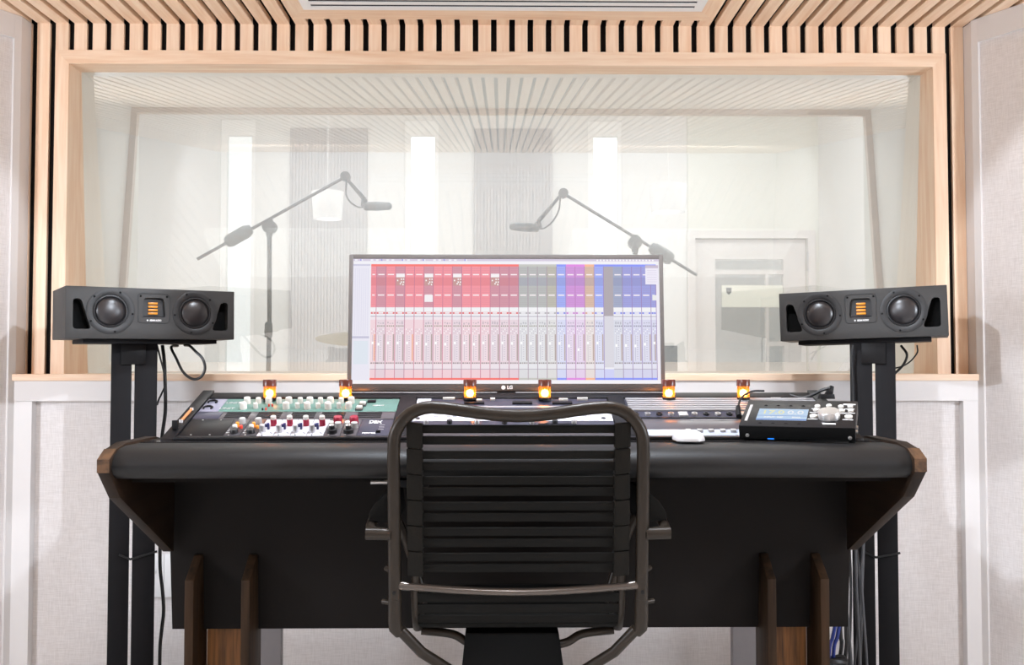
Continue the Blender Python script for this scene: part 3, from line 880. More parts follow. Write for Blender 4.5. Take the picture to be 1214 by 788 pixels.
plate(u, -HW, HW, 0.0, 0.066, 'plate_dim')
part('legend', MB().box(-0.10, 0.14, 0.056, 0.0585, -0.001, 0.0008), M['plate_silver'], u, smooth=False)
for xx in (-0.228, 0.228):
    dot(u, xx, 0.03, 0.0028, 'steel')
u = unit('pale_rack_panel', 'pale blue rack panel with small grey switches, behind the white mouse', RX, 0.026)
plate(u, -HW, HW, 0.0, 0.0375, 'plate_blue')
for xx in (-0.125, -0.098, -0.072, -0.045, -0.02):
    part('switch', MB().box(xx, xx + 0.012, 0.018, 0.028, 0, 0.006, 0.0008), M['knob_grey'], u)
part('switch', MB().box(-0.232, -0.222, 0.010, 0.022, 0, 0.008, 0.0008), M['knob_black'], u)

# ================================================================== AMBER LAMPS
def amber_lamp(x, label, z):
    t = thing('amber_lamp', label, 'lamp', (x, 2.383, z), (0, 0, 0), 'small amber lamps along the console')
    part('glass', MB().lathe([(0.0150, 0.006), (0.0150, 0.034)], seg=24, cap=False), M['amber'], t)
    part('base', MB().lathe([(0.0165, 0.0), (0.0165, 0.005), (0.015, 0.006), (0, 0.006)], seg=24), M['rack_black'], t)
    part('bulb', MB().lathe([(0, 0.0065), (0.006, 0.008), (0.0100, 0.0155), (0.0075, 0.023), (0, 0.0265)], seg=16), M['bulb'], t)
    part('cap', MB().lathe([(0.0168, 0.034), (0.0168, 0.0485), (0.0155, 0.0505), (0.0135, 0.0490), (0, 0.0490)], seg=24), M['amber_cap'], t)
    return t
zl = deck(2.383) + 0.002
for x, l in ((-0.581, 'small glowing amber lamp behind the cream knobs of the green preamp, leftmost of the six'),
             (-0.390, 'small glowing amber lamp at the left bottom corner of the monitor'),
             (-0.077, 'small glowing amber lamp in front of the lower bezel, left of its white logo'),
             (0.112, 'small glowing amber lamp in front of the lower bezel, right of its white logo'),
             (0.426, 'small glowing amber lamp at the right bottom corner of the monitor'),
             (0.615, 'small glowing amber lamp beside the black desktop controller, rightmost of the six')):
    amber_lamp(x, l, zl)

# ================================================================== MONITOR
mon = thing('monitor', 'wide grey-framed computer monitor showing a colourful mixer screen', 'monitor', (0.0155, 2.49, 0.93))
TILT = Matrix.Translation((0, -0.040, 0.052)) @ Matrix.Rotation(R(-4.0), 4, 'X')
MW, MH = 0.829, 0.362
def mp(name, mb, material, parent=mon, smooth=True, label=None):
    me = mb.mesh(name, material, smooth)
    me.transform(TILT)
    o = link(name, me, parent)
    if label:
        o['label'] = label
    return o
bl, bt, bb_ = 0.0115, 0.0125, 0.0205        # bezel widths
case_ = mp('case', MB().box(-MW / 2, MW / 2, 0.004, 0.030, 0, MH, 0.003), M['monitor_back'])
mp('bezel', MB().box(-MW / 2 + 0.001, -MW / 2 + bl, 0.0, 0.006, bb_, MH - 0.001, 0.0008).box(MW / 2 - bl, MW / 2 - 0.001, 0.0, 0.006, bb_, MH - 0.001, 0.0008)
   .box(-MW / 2 + bl, MW / 2 - bl, 0.0, 0.006, MH - bt, MH - 0.001, 0.0008), M['bezel'])
low = mp('lower_bezel', MB().box(-MW / 2 + 0.001, MW / 2 - 0.001, -0.001, 0.006, 0.001, bb_, 0.0008), M['bezel_low'])
l1 = lettering('LG', 0.012, M['print_white'], mon, TILT @ Vector((0.009, -0.0022, 0.0105)), (R(86), 0, 0), 0.0006)
mp('emblem', MB().lathe([(0.0055, 0), (0.0055, 0.0006), (0, 0.0006)], (-0.008, -0.0012, 0.0105), (0, -1, 0), 20), M['print_white'])
part('rear_bulge', MB().box(-0.18, 0.18, -0.005, 0.03, 0.12, 0.32, 0.01), M['monitor_back'], mon)
part('neck', MB().box(-0.025, 0.025, 0.03, 0.055, 0.01, 0.26, 0.003), M['monitor_back'], mon)
part('stand_base', MB().box(-0.14, 0.14, 0.01, 0.18, 0.0, 0.012, 0.003), M['monitor_back'], mon)

# the picture on the screen, in screen units: 364.6 wide, 151 high
quads = []
SX0, SX1, SY0, SY1 = -MW / 2 + bl, MW / 2 - bl, bb_, MH - bt
def sq(x0, y0, x1, y1, c, layer):
    quads.append((x0, y0, x1, y1, lin(c), layer))
def mixc(c, d, t):
    return tuple(a * (1 - t) + b * t for a, b in zip(c, d))
W_ = (238, 237, 242)
OX, OY = 418.0, 304.5
sq(418, 304.5, 782.6, 455.5, W_, 0)
sq(418, 304.5, 782.6, 307.2, (214, 205, 224), 1)
for i in range(22):
    x = 420 + i * 6.2
    if i % 3 != 2:
        sq(x, 305.1, x + 3.2, 306.7, (244, 244, 250), 2)
    if i % 4 == 1:
        sq(x, 304.9, x + 1.5, 306.9, (150, 150, 220), 3)
for i in range(18):
    sq(708 + i * 3.9, 305, 710 + i * 3.9, 306.8, (246, 244, 248), 2)
sq(418, 311, 438.5, 455.5, (231, 229, 240), 1)
sq(418, 311, 438.5, 313, (204, 202, 222), 2)
for i in range(7):
    sq(420.5 + i * 2.5, 316, 421.3 + i * 2.5, 397, (222, 220, 234), 2)
sq(418, 398.5, 438, 401, (196, 194, 214), 2)
sq(420, 404, 437, 432, (220, 227, 236), 2)
cols = [('r', 439.4, 446.3)] + [(None, 446.3 + 11.25 * k, 446.3 + 11.25 * (k + 1)) for k in range(30)]
RED, DRED, GRY, GRY2, BLU, MAG, TAN, STL, IND = (239, 148, 158), (208, 148, 162), (182, 184, 182), (186, 184, 172), (160, 172, 240), (206, 148, 214), (214, 184, 164), (160, 168, 194), (158, 160, 218)
def kcol(k):
    if k < 15:
        return DRED if k in (0, 2, 5, 8, 12, 13, 14) else RED
    return {15: GRY, 16: GRY, 17: GRY, 18: GRY2, 19: BLU, 20: MAG, 21: MAG, 22: TAN, 23: BLU, 24: (174, 166, 172), 25: STL}.get(k, IND)
SAT = {'r': (246, 120, 112), 'g': (196, 196, 190), 'b': (140, 152, 246), 'm': (224, 140, 224), 't': (246, 184, 150)}
rnd = random.Random(3)
for idx, (_, x0, x1) in enumerate(cols):
    kk = idx - 1
    x1 = min(x1, 778.8)
    if x0 >= 778.5:
        continue
    c = kcol(kk)
    s = SAT['r'] if kk < 15 else SAT['g'] if kk < 19 else SAT['m'] if kk in (20, 21) else SAT['t'] if kk == 22 else SAT['b']
    tint = mixc(mixc(c, W_, 0.72), W_, 0.0)
    w = x1 - x0
    if kk == 24:
        sq(x0, 311, x1, 313.6, SAT['b'], 2)
        sq(x0, 313.6, x1, 374, c, 2)
        sq(x0, 374, x1, 436, (216, 214, 222), 2)
        sq(x0, 438, x1, 448.5, (206, 208, 242), 2)
        sq(x0, 448.5, x1, 451, SAT['b'], 2)
        continue
    sq(x0, 311, x1, 313.6, s, 2)
    sq(x0, 313.6, x1, 363.5, c, 2)
    sq(x0, 327, x1, 337.2, mixc(c, (190, 90, 90) if kk < 15 else (120, 120, 160), 0.22), 3)
    for yy in (316, 318.5, 321, 340, 342.5, 345, 352, 354.5, 357, 359.5):
        sq(x0 + 0.8, yy, x1 - 1.2, yy + 0.7, mixc(c, (150, 110, 130), 0.12), 3)
    sq(x1 - 0.7, 313.6, x1, 451, mixc(c, (150, 90, 130), 0.45), 5)
    for yy in (323, 348):
        sq(x0 + 1.6, yy, x1 - 2.2, yy + 1.4, (250, 240, 242), 4)
    sq(x0 + 0.3, 364, x1 - 1.0, 369.2, (240, 240, 242), 4)
    sq(x0 + 0.3, 369.2, x1 - 1.0, 371.6, mixc(s, (150, 140, 170), 0.25), 3)
    sq(x0 + 2.5, 369.6, x1 - 3.2, 371.2, (238, 236, 240), 4)
    sq(x0 + 0.3, 371.6, x1 - 1.0, 374, (240, 240, 244), 4)
    sq(x0, 374, x1, 374.8, (160, 155, 170), 4)
    sq(x0, 374.8, x1, 378.5, mixc(tint, W_, 0.6), 3)
    sq(x0, 378.5, x1, 448.5, tint, 3)
    if kk not in (-1, 3, 4):
        for a in range(3):
            sq(x0 + 1.8 + a * 2.8, 380.5 + rnd.random() * 2, x0 + 3.4 + a * 2.8, 382.5 + rnd.random() * 2, mixc(tint, (130, 130, 140), 0.38), 4)
        for a in range(4):
            sq(x0 + 1.2 + a * 2.4, 385.4, x0 + 2.7 + a * 2.4, 386.8, (150, 150, 132) if kk < 19 else (140, 140, 156), 4)
    for a in range(4):
        for b in range(3):
            sq(x0 + 1.3 + a * 2.1, 389.5 + b * 2.4, x0 + 2.4 + a * 2.1, 390.5 + b * 2.4, mixc(tint, (150, 140, 160), 0.30) if (a + b + kk) % 3 else (250, 250, 252), 4)
    sq(x0 + 1.2, 397, x1 - 4.2, 428, mixc(tint, W_, 0.35), 4)
    for b in range(11):
        sq(x0 + 4.6, 398 + b * 2.7, x0 + 6.2, 398.7 + b * 2.7, mixc(tint, (130, 120, 150), 0.42), 5)
    sq(x0 + 2.6, 397, x0 + 3.3, 428, mixc(tint, (150, 150, 165), 0.4), 5)
    mcol = (240, 176, 140) if kk in (-1, 3) else (176, 160, 156) if kk < 19 else (186, 166, 158)
    sq(x1 - 2.6, 396, x1 - 1.2, 428, mcol, 5)
    fy = 405 + rnd.choice((0, 0, 0.5, 1.5)) + (8 if kk == 21 else 3 if kk in (20, 25, 26, 27) else 0)
    sq(x0 + 1.8, fy, x0 + 4.2, fy + 3.2, (253, 253, 253), 6)
    for a in range(4):
        sq(x0 + 0.8 + a * 2.5, 430, x0 + 2.6 + a * 2.5, 431.4, (168, 160, 158) if a % 2 else (140, 132, 134), 5)
    sq(x0, 432, x1, 437.6, mixc(tint, W_, 0.5), 4)
    sq(x0, 437.6, x1, 438.3, (176, 168, 180), 5)
    sq(x0, 438.3, x1, 448.5, mixc(tint, c, 0.08), 4)
    sq(x0, 448.5, x1, 451, s, 5)
for kk in (2, 5, 8, 12):                                # open plug-in windows
    x0 = 446.3 + 11.25 * kk
    sq(x0 + 0.5, 322.6, x0 + 10.6, 327, (244, 240, 242), 6)
    sq(x0 + 0.5, 327, x0 + 10.6, 337.2, (196, 150, 146), 6)
    for a, b in ((1.6, 330), (6.0, 328.5), (8.6, 328.5), (6.0, 332), (8.6, 332), (8.0, 335), (4.8, 334)):
        sq(x0 + a, b, x0 + a + 1.4, b + 1.8, (248, 244, 244), 7)
sq(446.3 + 56.25 + 0.6, 348.5, 446.3 + 67 - 0.4, 357, (242, 238, 240), 6)
sq(766, 312, 781.5, 335.5, (236, 232, 244), 8); sq(766, 312, 781.5, 315.6, (198, 186, 204), 9)
for i in range(6):
    sq(768, 318 + i * 2.8, 779.5, 318.6 + i * 2.8, (216, 210, 228), 9)
sq(774, 348.5, 778.8, 355, (232, 232, 232), 8)
sq(778.8, 335.5, 782.6, 452, (236, 232, 240), 8)
sq(418, 451.2, 782.6, 455.5, (242, 240, 244), 8)
bmq = bmesh.new()
lay = bmq.loops.layers.float_color.new('Col')
def smap(x, y):
    return SX0 + (x - OX) / 364.6 * (SX1 - SX0), SY1 - (y - OY) / 151.0 * (SY1 - SY0)
for x0, y0, x1, y1, c, layer in quads:
    if x1 - x0 <= 0:
        continue
    a, b = smap(x0, y0); c2, d = smap(x1, y1)
    y = 0.0035 - layer * 0.00015
    vs = [bmq.verts.new(TILT @ Vector(p)) for p in ((a, y, d), (c2, y, d), (c2, y, b), (a, y, b))]
    f = bmq.faces.new(vs)
    for lp in f.loops:
        lp[lay] = (*c, 1)
me = bpy.data.meshes.new('screen')
bmq.to_mesh(me); bmq.free()
me.materials.append(M['screen'])
o = link('screen', me, mon)
o['label'] = 'lit screen with coloured mixer channels'

# ================================================================== SPEAKERS
def cut(ob, cutters):
    """boolean the cutters out of OB for good"""
    tmp = []
    for mb in cutters:
        c = link('cutter', mb.mesh('cutter', M['port'], False), ob.parent)
        md = ob.modifiers.new('cut', 'BOOLEAN'); md.operation = 'DIFFERENCE'; md.solver = 'EXACT'; md.object = c
        tmp.append(c)
    bpy.context.view_layer.update()
    dg = bpy.context.evaluated_depsgraph_get()
    me = bpy.data.meshes.new_from_object(ob.evaluated_get(dg))
    ob.modifiers.clear()
    ob.data = me
    for c in tmp:
        d = c.data
        bpy.data.objects.remove(c); bpy.data.meshes.remove(d)
    me.polygons.foreach_set('use_smooth', [True] * len(me.polygons))
    me.set_sharp_from_angle(angle=R(35))

def rounded(poly, r, n=4):
    out = []
    m = len(poly)
    for i in range(m):
        p0, p, p2 = Vector(poly[i - 1]), Vector(poly[i]), Vector(poly[(i + 1) % m])
        a, b = (p0 - p).normalized(), (p2 - p).normalized()
        rr = min(r, (p0 - p).length * 0.45, (p2 - p).length * 0.45)
        A, B = p + a * rr, p + b * rr
        for k in range(n + 1):
            t = k / n
            out.append(tuple(A * (1 - t) ** 2 + p * 2 * t * (1 - t) + B * t * t))
    return out

SWD, SH, SD = 0.476, 0.148, 0.232
def make_speaker(label, loc, rot):
    t = thing('studio_speaker', label, 'speaker', loc, rot, 'studio speakers on the tall stands')
    cab = part('cabinet', MB().box(-SWD / 2, SWD / 2, 0, SD, 0, SH, 0.0018), M['speaker'], t)
    ports = []
    for s in (-1, 1):
        poly = rounded([(s * 0.2185, 0.027), (s * 0.2185, 0.113), (s * 0.197, 0.113), (s * 0.170, 0.027)][::s], 0.010)
        ports.append(MB().prism(poly, 'y', -0.01, 0.06))
    cuts = ports + [MB().lathe([(0.0475, -0.05), (0.0475, 0.01)], (s * 0.119, 0, 0.079), (0, -1, 0), 48) for s in (-1, 1)]
    cuts.append(MB().prism(rounded([(-0.034, 0.062), (0.034, 0.062), (0.029, 0.121), (-0.029, 0.121)], 0.012), 'y', -0.01, 0.020))
    cut(cab, cuts)
    for s in (-1, 1):
        poly = rounded([(s * 0.2185, 0.027), (s * 0.2185, 0.113), (s * 0.197, 0.113), (s * 0.170, 0.027)][::s], 0.010)
        inner = [(s * 0.203 + (x - s * 0.203) * 0.98, 0.07 + (z - 0.07) * 0.98) for x, z in poly]
        part('port', MB().prism(inner, 'y', 0.030, 0.055), M['port'], t)
        w = part('woofer', MB().lathe([(0.0475, -0.002), (0.0475, -0.001), (0.046, 0.0018), (0.0435, 0.0022), (0.041, -0.001), (0.040, -0.004), (0.036, -0.008), (0.026, -0.012), (0.024, -0.0125), (0.0001, -0.030), (0.0475, -0.030)][:9] + [(0.0, -0.0135)],
                                      (s * 0.119, 0, 0.079), (0, -1, 0), 48, cap=False), M['surround'], t)
        part('cone', MB().lathe([(0.041, -0.004), (0.038, 0.000), (0.030, 0.0045), (0.018, 0.0075), (0.008, 0.0087), (0, 0.009)], (s * 0.119, 0, 0.079), (0, -1, 0), 48, cap=False), M['cone'], w)
        part('ring', MB().lathe([(0.066, 0.0), (0.066, 0.0012), (0.064, 0.002), (0.050, 0.002), (0.0482, 0.0010), (0.0482, 0.0)], (s * 0.119, 0, 0.079), (0, -1, 0), 56, cap=False), M['speaker_dark'], w)
        for a in range(5):
            an = R(90 + 25 * s + a * 72)
            part('screw', MB().lathe([(0.003, 0.0015), (0.003, 0.0028), (0, 0.003)], (s * 0.119 + 0.060 * math.cos(an), 0, 0.079 + 0.060 * math.sin(an)), (0, -1, 0), 8), M['port'], w)
    tw = part('tweeter', MB().prism(rounded([(-0.034, 0.062), (0.034, 0.062), (0.029, 0.121), (-0.029, 0.121)], 0.012), 'y', 0.014, 0.022), M['speaker_dark'], t)
    # raised rounded frame of the tweeter plate
    fr = rounded([(-0.0445, 0.047), (0.0445, 0.047), (0.0445, 0.133), (-0.0445, 0.133)], 0.012)
    part('plate_rim', MB().tube([(x, -0.0004, z) for x, z in fr], 0.0013, 6, closed=True), M['speaker_dark'], tw)
    # flared lip under the ribbon catches the light
    part('lip', MB().hull([(-0.034, 0.0, 0.0635), (0.034, 0.0, 0.0635), (0.024, 0.0135, 0.0685), (-0.024, 0.0135, 0.0685), (-0.034, 0.0, 0.062), (0.034, 0.0, 0.062), (0.024, 0.014, 0.062), (-0.024, 0.014, 0.062)],
                          [(0, 1, 2, 3), (4, 7, 6, 5), (0, 4, 5, 1), (1, 5, 6, 2), (2, 6, 7, 3), (3, 7, 4, 0)]), M['cone'], tw)
    for j in range(4):
        z = 0.0725 + j * 0.0098
        part('ribbon', MB().box(-0.0135, 0.0135, 0.0105, 0.0145, z, z + 0.0064, 0.0008), M['ribbon'], tw)
    for x in (-0.037, 0.037):
        part('screw', MB().lathe([(0.003, 0), (0.003, 0.0015), (0, 0.002)], (x, 0, 0.125), (0, -1, 0), 8), M['port'], tw)
    lettering('ADAM AUDIO', 0.0072, M['print_white'], tw, (0.005, -0.0006, 0.0545), (R(90), 0, 0), 0.00035, width=0.033)
    part('emblem', MB().prism([(-0.0175, 0.0515), (-0.0145, 0.0545), (-0.0175, 0.0575), (-0.0205, 0.0545)], 'y', -0.0008, 0.0003), M['print_white'], tw, smooth=False)
    return t
make_speaker('dark grey two-woofer studio speaker on the stand left of the monitor', (-1.019, 2.78, 1.1275), (0, R(-0.4), R(33.2)))
make_speaker('dark grey two-woofer studio speaker on the stand right of the monitor', (1.087, 2.82, 1.131), (0, R(-1.4), R(-24.8)))

def make_stand(label, root, turn, widths, zt, plate_c, rotz, roll):
    t = thing('speaker_stand', label, 'speaker stand', root, (0, 0, turn), 'tall black speaker stands')
    (a0, a1), (b0, b1) = widths
    for a, b in widths:
        part('post', MB().box(a, b, -0.03, 0.03, 0.012, zt - 0.0125, 0.0012), M['black_matte'], t)
    part('neck', MB().box(a1 - 0.030, b0 + 0.030, -0.038, -0.0305, zt - 0.075, zt - 0.0125, 0.001), M['black'], t)
    part('post_cap', MB().box(a1 + 0.0002, b0 - 0.0002, -0.029, 0.029, zt - 0.07, zt - 0.013), M['black_matte'], t)
    off = Matrix.Rotation(-turn, 3, 'Z') @ (Vector(plate_c + (0,)) - Vector(root))
    part('top_plate', MB().box(-0.19, 0.19, -0.085, 0.095, -0.012, 0.0, 0.0015), M['black_matte'], t, (off.x, off.y, zt - 0.0005), (0, roll, rotz - turn))
    part('base_plate', MB().box(-0.17, 0.17, -0.12, 0.12, 0.0, 0.012, 0.002), M['black_matte'], t)
    part('cable_tie', MB().tube([(a0 + 0.03, -0.032, 0.490), (a1 + 0.0035, -0.033, 0.474), (b1 + 0.006, -0.033, 0.492)], 0.0035, 6), M['cable'], t)
    return t
make_stand('tall black twin-post stand under the left speaker', (-1.108, 2.87, 0), R(21.5), [(-0.0655, -0.0085), (0.0, 0.0635)], 1.1275, (-1.078, 2.875), R(33.2), R(-0.4))
stand_r = make_stand('tall black twin-post stand under the right speaker', (1.137, 2.87, 0), R(-21.8), [(-0.0635, 0.0), (0.0080, 0.0655)], 1.1305, (1.137, 2.925), R(-24.8), R(-1.4))

hook = MB().box(0.945, 1.088, 2.70, 2.815, 0.785, 0.797, 0.001).box(1.075, 1.088, 2.70, 2.87, 0.785, 0.83, 0.001)
hook_me = hook.mesh('cable_hook', M['black_matte'])
hook_me.transform(Matrix.Rotation(R(21.8), 4, 'Z') @ Matrix.Translation((-1.137, -2.87, 0)))
link('cable_hook', hook_me, stand_r)

# ================================================================== CABLES
def cable(pts, r, material, label, group=None, n=6, name='cable'):
    return single(name, MB().tube(curve_through(pts, n), r, 8), M[material], label, 'cable', group)
cable([(-1.020, 2.99, 1.112), (-1.016, 2.92, 1.106), (-0.993, 2.90, 1.071), (-0.965, 2.88, 1.030), (-0.937, 2.88, 1.009), (-0.912, 2.88, 1.014), (-0.899, 2.88, 1.040), (-0.907, 2.88, 1.071), (-0.933, 2.89, 1.094), (-0.959, 2.92, 1.110), (-0.985, 2.95, 1.113)],
      0.0042, 'cable', 'black cable hanging in a wide loop under the left speaker', name='speaker_cable')
cable([(-1.058, 2.915, 1.112), (-1.042, 2.90, 1.073), (-1.031, 2.90, 1.032), (-1.026, 2.90, 0.993), (-1.036, 2.90, 0.965), (-1.051, 2.915, 0.944), (-1.060, 2.93, 0.929)],
      0.0028, 'cable', 'thin black cable bowing out beside the left speaker stand', name='speaker_cable')
cable([(-1.052, 2.945, 1.112), (-1.040, 2.93, 1.06), (-1.034, 2.92, 1.01), (-1.030, 2.915, 0.95), (-1.034, 2.925, 0.90), (-1.045, 2.935, 0.84), (-1.052, 2.94, 0.78)],
      0.0055, 'cable', 'thick black cable running down the left speaker stand', name='speaker_cable')
cable([(-1.050, 2.94, 0.52), (-1.045, 2.93, 0.43), (-1.035, 2.925, 0.36), (-1.029, 2.92, 0.30), (-1.034, 2.92, 0.245), (-1.042, 2.93, 0.19), (-1.046, 2.94, 0.10)],
      0.0055, 'cable', 'black cable sagging low beside the left speaker stand post', name='speaker_cable')
cable([(1.265, 2.96, 1.112), (1.270, 2.93, 1.084), (1.259, 2.93, 1.053), (1.237, 2.94, 1.026), (1.225, 2.95, 1.01)], 0.0040, 'cable', 'black cable curling under the right speaker beside its stand', name='speaker_cable')
cable([(1.316, 2.96, 1.113), (1.307, 2.94, 1.090), (1.283, 2.935, 1.063), (1.256, 2.935, 1.047), (1.229, 2.95, 1.039), (1.215, 2.96, 1.035)], 0.0024, 'cable', 'thin black cable under the outer end of the right speaker', name='speaker_cable')
cable([(1.064, 2.835, 1.112), (1.059, 2.835, 1.070), (1.0615, 2.835, 1.007), (1.0625, 2.835, 0.943), (1.062, 2.835, 0.879), (1.062, 2.84, 0.70)], 0.0035, 'cable', 'black cable down the inner side of the right speaker stand', name='speaker_cable')
grey = [((1.012, .537), (1.010, .389), (1.025, .173)), ((1.024, .537), (1.015, .389), (1.030, .173)), ((1.034, .536), (1.038, .389), (1.030, .173)), ((1.042, .536), (1.043, .389), (1.050, .173)),
        ((1.049, .541), (1.060, .364), (1.040, .173)), ((1.057, .541), (1.050, .389), (1.060, .173)), ((1.065, .551), (1.058, .413), (1.070, .173)), ((1.072, .556), (1.065, .389), (1.057, .173))]
ORD = ['first', 'second', 'third', 'fourth', 'fifth', 'sixth', 'seventh', 'eighth']
for j, (a, b, c) in enumerate(grey):
    y = 2.77 + (j % 3) * 0.016
    cable([(a[0], y, 0.784), (a[0], y, a[1]), (b[0], y, b[1]), (c[0], y, c[1]), (c[0] - 0.004, y, 0.02)], 0.0042, 'cable_grey', '%s grey cable from the left in the bundle behind the right end of the desk' % ORD[j], 'grey cables behind the desk', name='audio_cable')
for j, (xa, xb, xc) in enumerate(((0.962, 0.953, 0.942), (0.974, 0.966, 0.955))):
    cable([(xa + 0.006, 2.72, 0.784), (xa + 0.004, 2.72, 0.40), (xa, 2.72, 0.319), (xb, 2.72, 0.271), (xc, 2.72, 0.224), (xc - 0.01, 2.72, 0.02)], 0.0055, 'cable_blue', 'blue cable under the right end of the desk, %s of the two' % ('left' if j == 0 else 'right'), 'blue cables under the desk', name='network_cable')
for j, (xa, xb, xc) in enumerate(((0.984, 0.988, 0.981), (1.001, 1.003, 0.996))):
    cable([(xa, 2.745, 0.784), (xa, 2.745, 0.314), (xb, 2.745, 0.250), (xc, 2.745, 0.186), (xc - 0.01, 2.745, 0.02)], 0.0060, 'cable', 'black cable between blue and grey cables under the desk, the %s one' % ('left' if j == 0 else 'right'), 'black cables under the desk', name='power_cable')
single('cable_strap', MB().tube([(0.952 + 0.034 * math.cos(a), 2.72 + 0.020 * math.sin(a), 0.205 + 0.004 * math.sin(3 * a)) for a in [i * math.pi / 8 for i in range(16)]], 0.011, 8, closed=True), M['cable'],
       'black strap around the blue cables near the floor', 'strap')
single('power_strip', MB().box(0.915, 0.965, 2.68, 2.72, 0.0, 0.185, 0.004), M['metal_white'], 'white power strip standing below the blue cables', 'power strip')

# wall plate
wp = thing('wall_plate', 'white two-gang wall plate on the fabric wall beside the left speaker stand', 'wall plate', (-1.10, 3.115, 0.296))
part('plate', MB().box(-0.066, 0.0035, -0.007, 0, 0, 0.140, 0.0015), M['metal_white'], wp)
part('plate', MB().box(0.0045, 0.075, -0.007, 0, 0, 0.140, 0.0015), M['metal_white'], wp)
part('knob', MB().lathe([(0.010, 0.007), (0.009, 0.014), (0, 0.014)], (-0.032, 0, 0.085), (0, -1, 0), 16), M['metal_white'], wp)

# ================================================================== DESKTOP CONTROLLER
ct = thing('desktop_controller', 'black desktop controller with a blue display and big silver knob on the console', 'audio controller', (0.541, 2.133, 0.8845), (0, 0, R(-23)))
CWD, CD, CH = 0.247, 0.165, 0.031
TL = R(18.4)
CM = Matrix.Translation((0, 0, 0.001)) @ Matrix.Rotation(TL, 4, 'X')
def cp(name, mb, material, parent=None, label=None, smooth=True):
    me = mb.mesh(name, material, smooth)
    me.transform(CM)
    o = link(name, me, parent or ct)
    if label:
        o['label'] = label
    return o
cp('case', MB().box(0, CWD - 0.010, 0.004, CD - 0.012, 0.004, CH - 0.002, 0.0015), M['port'])
for x in (0.015, 0.239):
    part('foot', MB().lathe([(0.007, -0.003), (0.007, 0.004), (0, 0.004)], seg=12), M['port'], ct, (x, 0.012, 0))
cp('top_plate', MB().box(0, CWD, 0, CD, CH - 0.002, CH, 0.0008), M['rack_black'])
cp('front_plate', MB().box(0, CWD, 0.0, 0.0035, 0.0, CH - 0.0021, 0.0006), M['port'])
cp('side_plate', MB().box(CWD - 0.003, CWD, 0.0036, CD, 0.0, CH - 0.0022, 0.0006), M['rack_black'])
sx0, sx1, sy0, sy1 = 0.033, 0.143, 0.037, 0.106
cp('display', MB().box(sx0, sx1, sy0, sy1, CH, CH + 0.0008), M['lcd'], label='pale blue lit display')
cp('display_line', MB().box(sx0, sx1, sy0, sy0 + 0.004, CH + 0.0009, CH + 0.0011), M['lcd_line'])
TOPR = (TL, 0, 0)
def ctext(s, size, x, y, m, z=0.0012, rz=0.0, bold=0.0003, width=None):
    return lettering(s, size, M[m], ct, CM @ Vector((x, y, CH + z)), Euler((TL, 0, 0)).to_matrix().to_4x4() @ Matrix.Rotation(rz, 4, 'Z') and (TL, 0, rz), bold, width)
ctext('17.0', 0.030, 0.066, 0.083, 'lcd_yellow')
ctext('0.0', 0.030, 0.116, 0.083, 'lcd_digit')
ctext('INPUT  REF', 0.0085, 0.070, 0.053, 'lcd_digit')
ctext('SPKR', 0.0085, 0.120, 0.053, 'lcd_digit')
cp('display_divider', MB().box(sx0, sx1, 0.062, 0.0632, CH + 0.0009, CH + 0.0011), M['lcd_line'])
for x in (0.045, 0.073, 0.101, 0.129):
    for y in (0.018, 0.130):
        cp('marking', MB().prism([(x - 0.004, y - 0.002), (x + 0.004, y - 0.002), (x, y + 0.003)], 'z', CH, CH + 0.0006), M['port'], smooth=False)
cp('logo', MB().box(0.0085, 0.0145, 0.030, 0.132, CH, CH + 0.0006), M['plate_silver'], label='silver lettering strip', smooth=False)
kn = MB().lathe([(0.024, 0.0), (0.024, 0.014), (0.0228, 0.016), (0, 0.0165)], (0.190, 0.060, CH), (0, 0, 1), 36)
cp('knob', kn, M['steel'], label='large silver knob')
for x, y, r in ((0.161, 0.124, .0062), (0.186, 0.128, .0062), (0.212, 0.124, .0062), (0.232, 0.126, .0062),
                (0.159, 0.100, .0062), (0.216, 0.098, .0062), (0.234, 0.100, .0062), (0.157, 0.062, .0085), (0.231, 0.062, .0085)):
    cp('button', MB().lathe([(r, 0), (r, 0.004), (r * 0.7, 0.0055), (0, 0.006)], (x, y, CH), (0, 0, 1), 16), M['knob_white'])
    if (x, y) != (0.186, 0.128):
        cp('legend', MB().box(x - 0.012, x + 0.010, y - 0.013 - (r - .0062), y - 0.0105 - (r - .0062), CH, CH + 0.0005), M['print_white'], smooth=False)
cp('legend', MB().box(0.178, 0.206, 0.018, 0.024, CH, CH + 0.0005), M['print_white'], smooth=False)
cp('legend', MB().box(0.216, 0.243, 0.140, 0.146, CH, CH + 0.0005), M['print_white'], smooth=False)
for x in (0.018, 0.236):
    cp('screw', MB().lathe([(0.0042, 0), (0.0042, 0.0015), (0.002, 0.0022), (0, 0.0022)], (x, 0.0, 0.008), (0, -1, 0), 12), M['steel'])
cp('status_light', MB().box(0.062, 0.076, -0.0010, 0.0, 0.0, 0.002), M['led_blue'], label='blue status light')
cp('jack', MB().cyl((CWD, 0.045, 0.014), (CWD + 0.004, 0.045, 0.014), 0.005, seg=12), M['steel'])
cp('jack', MB().cyl((CWD, 0.025, 0.012), (CWD + 0.004, 0.025, 0.012), 0.005, seg=12), M['steel'])
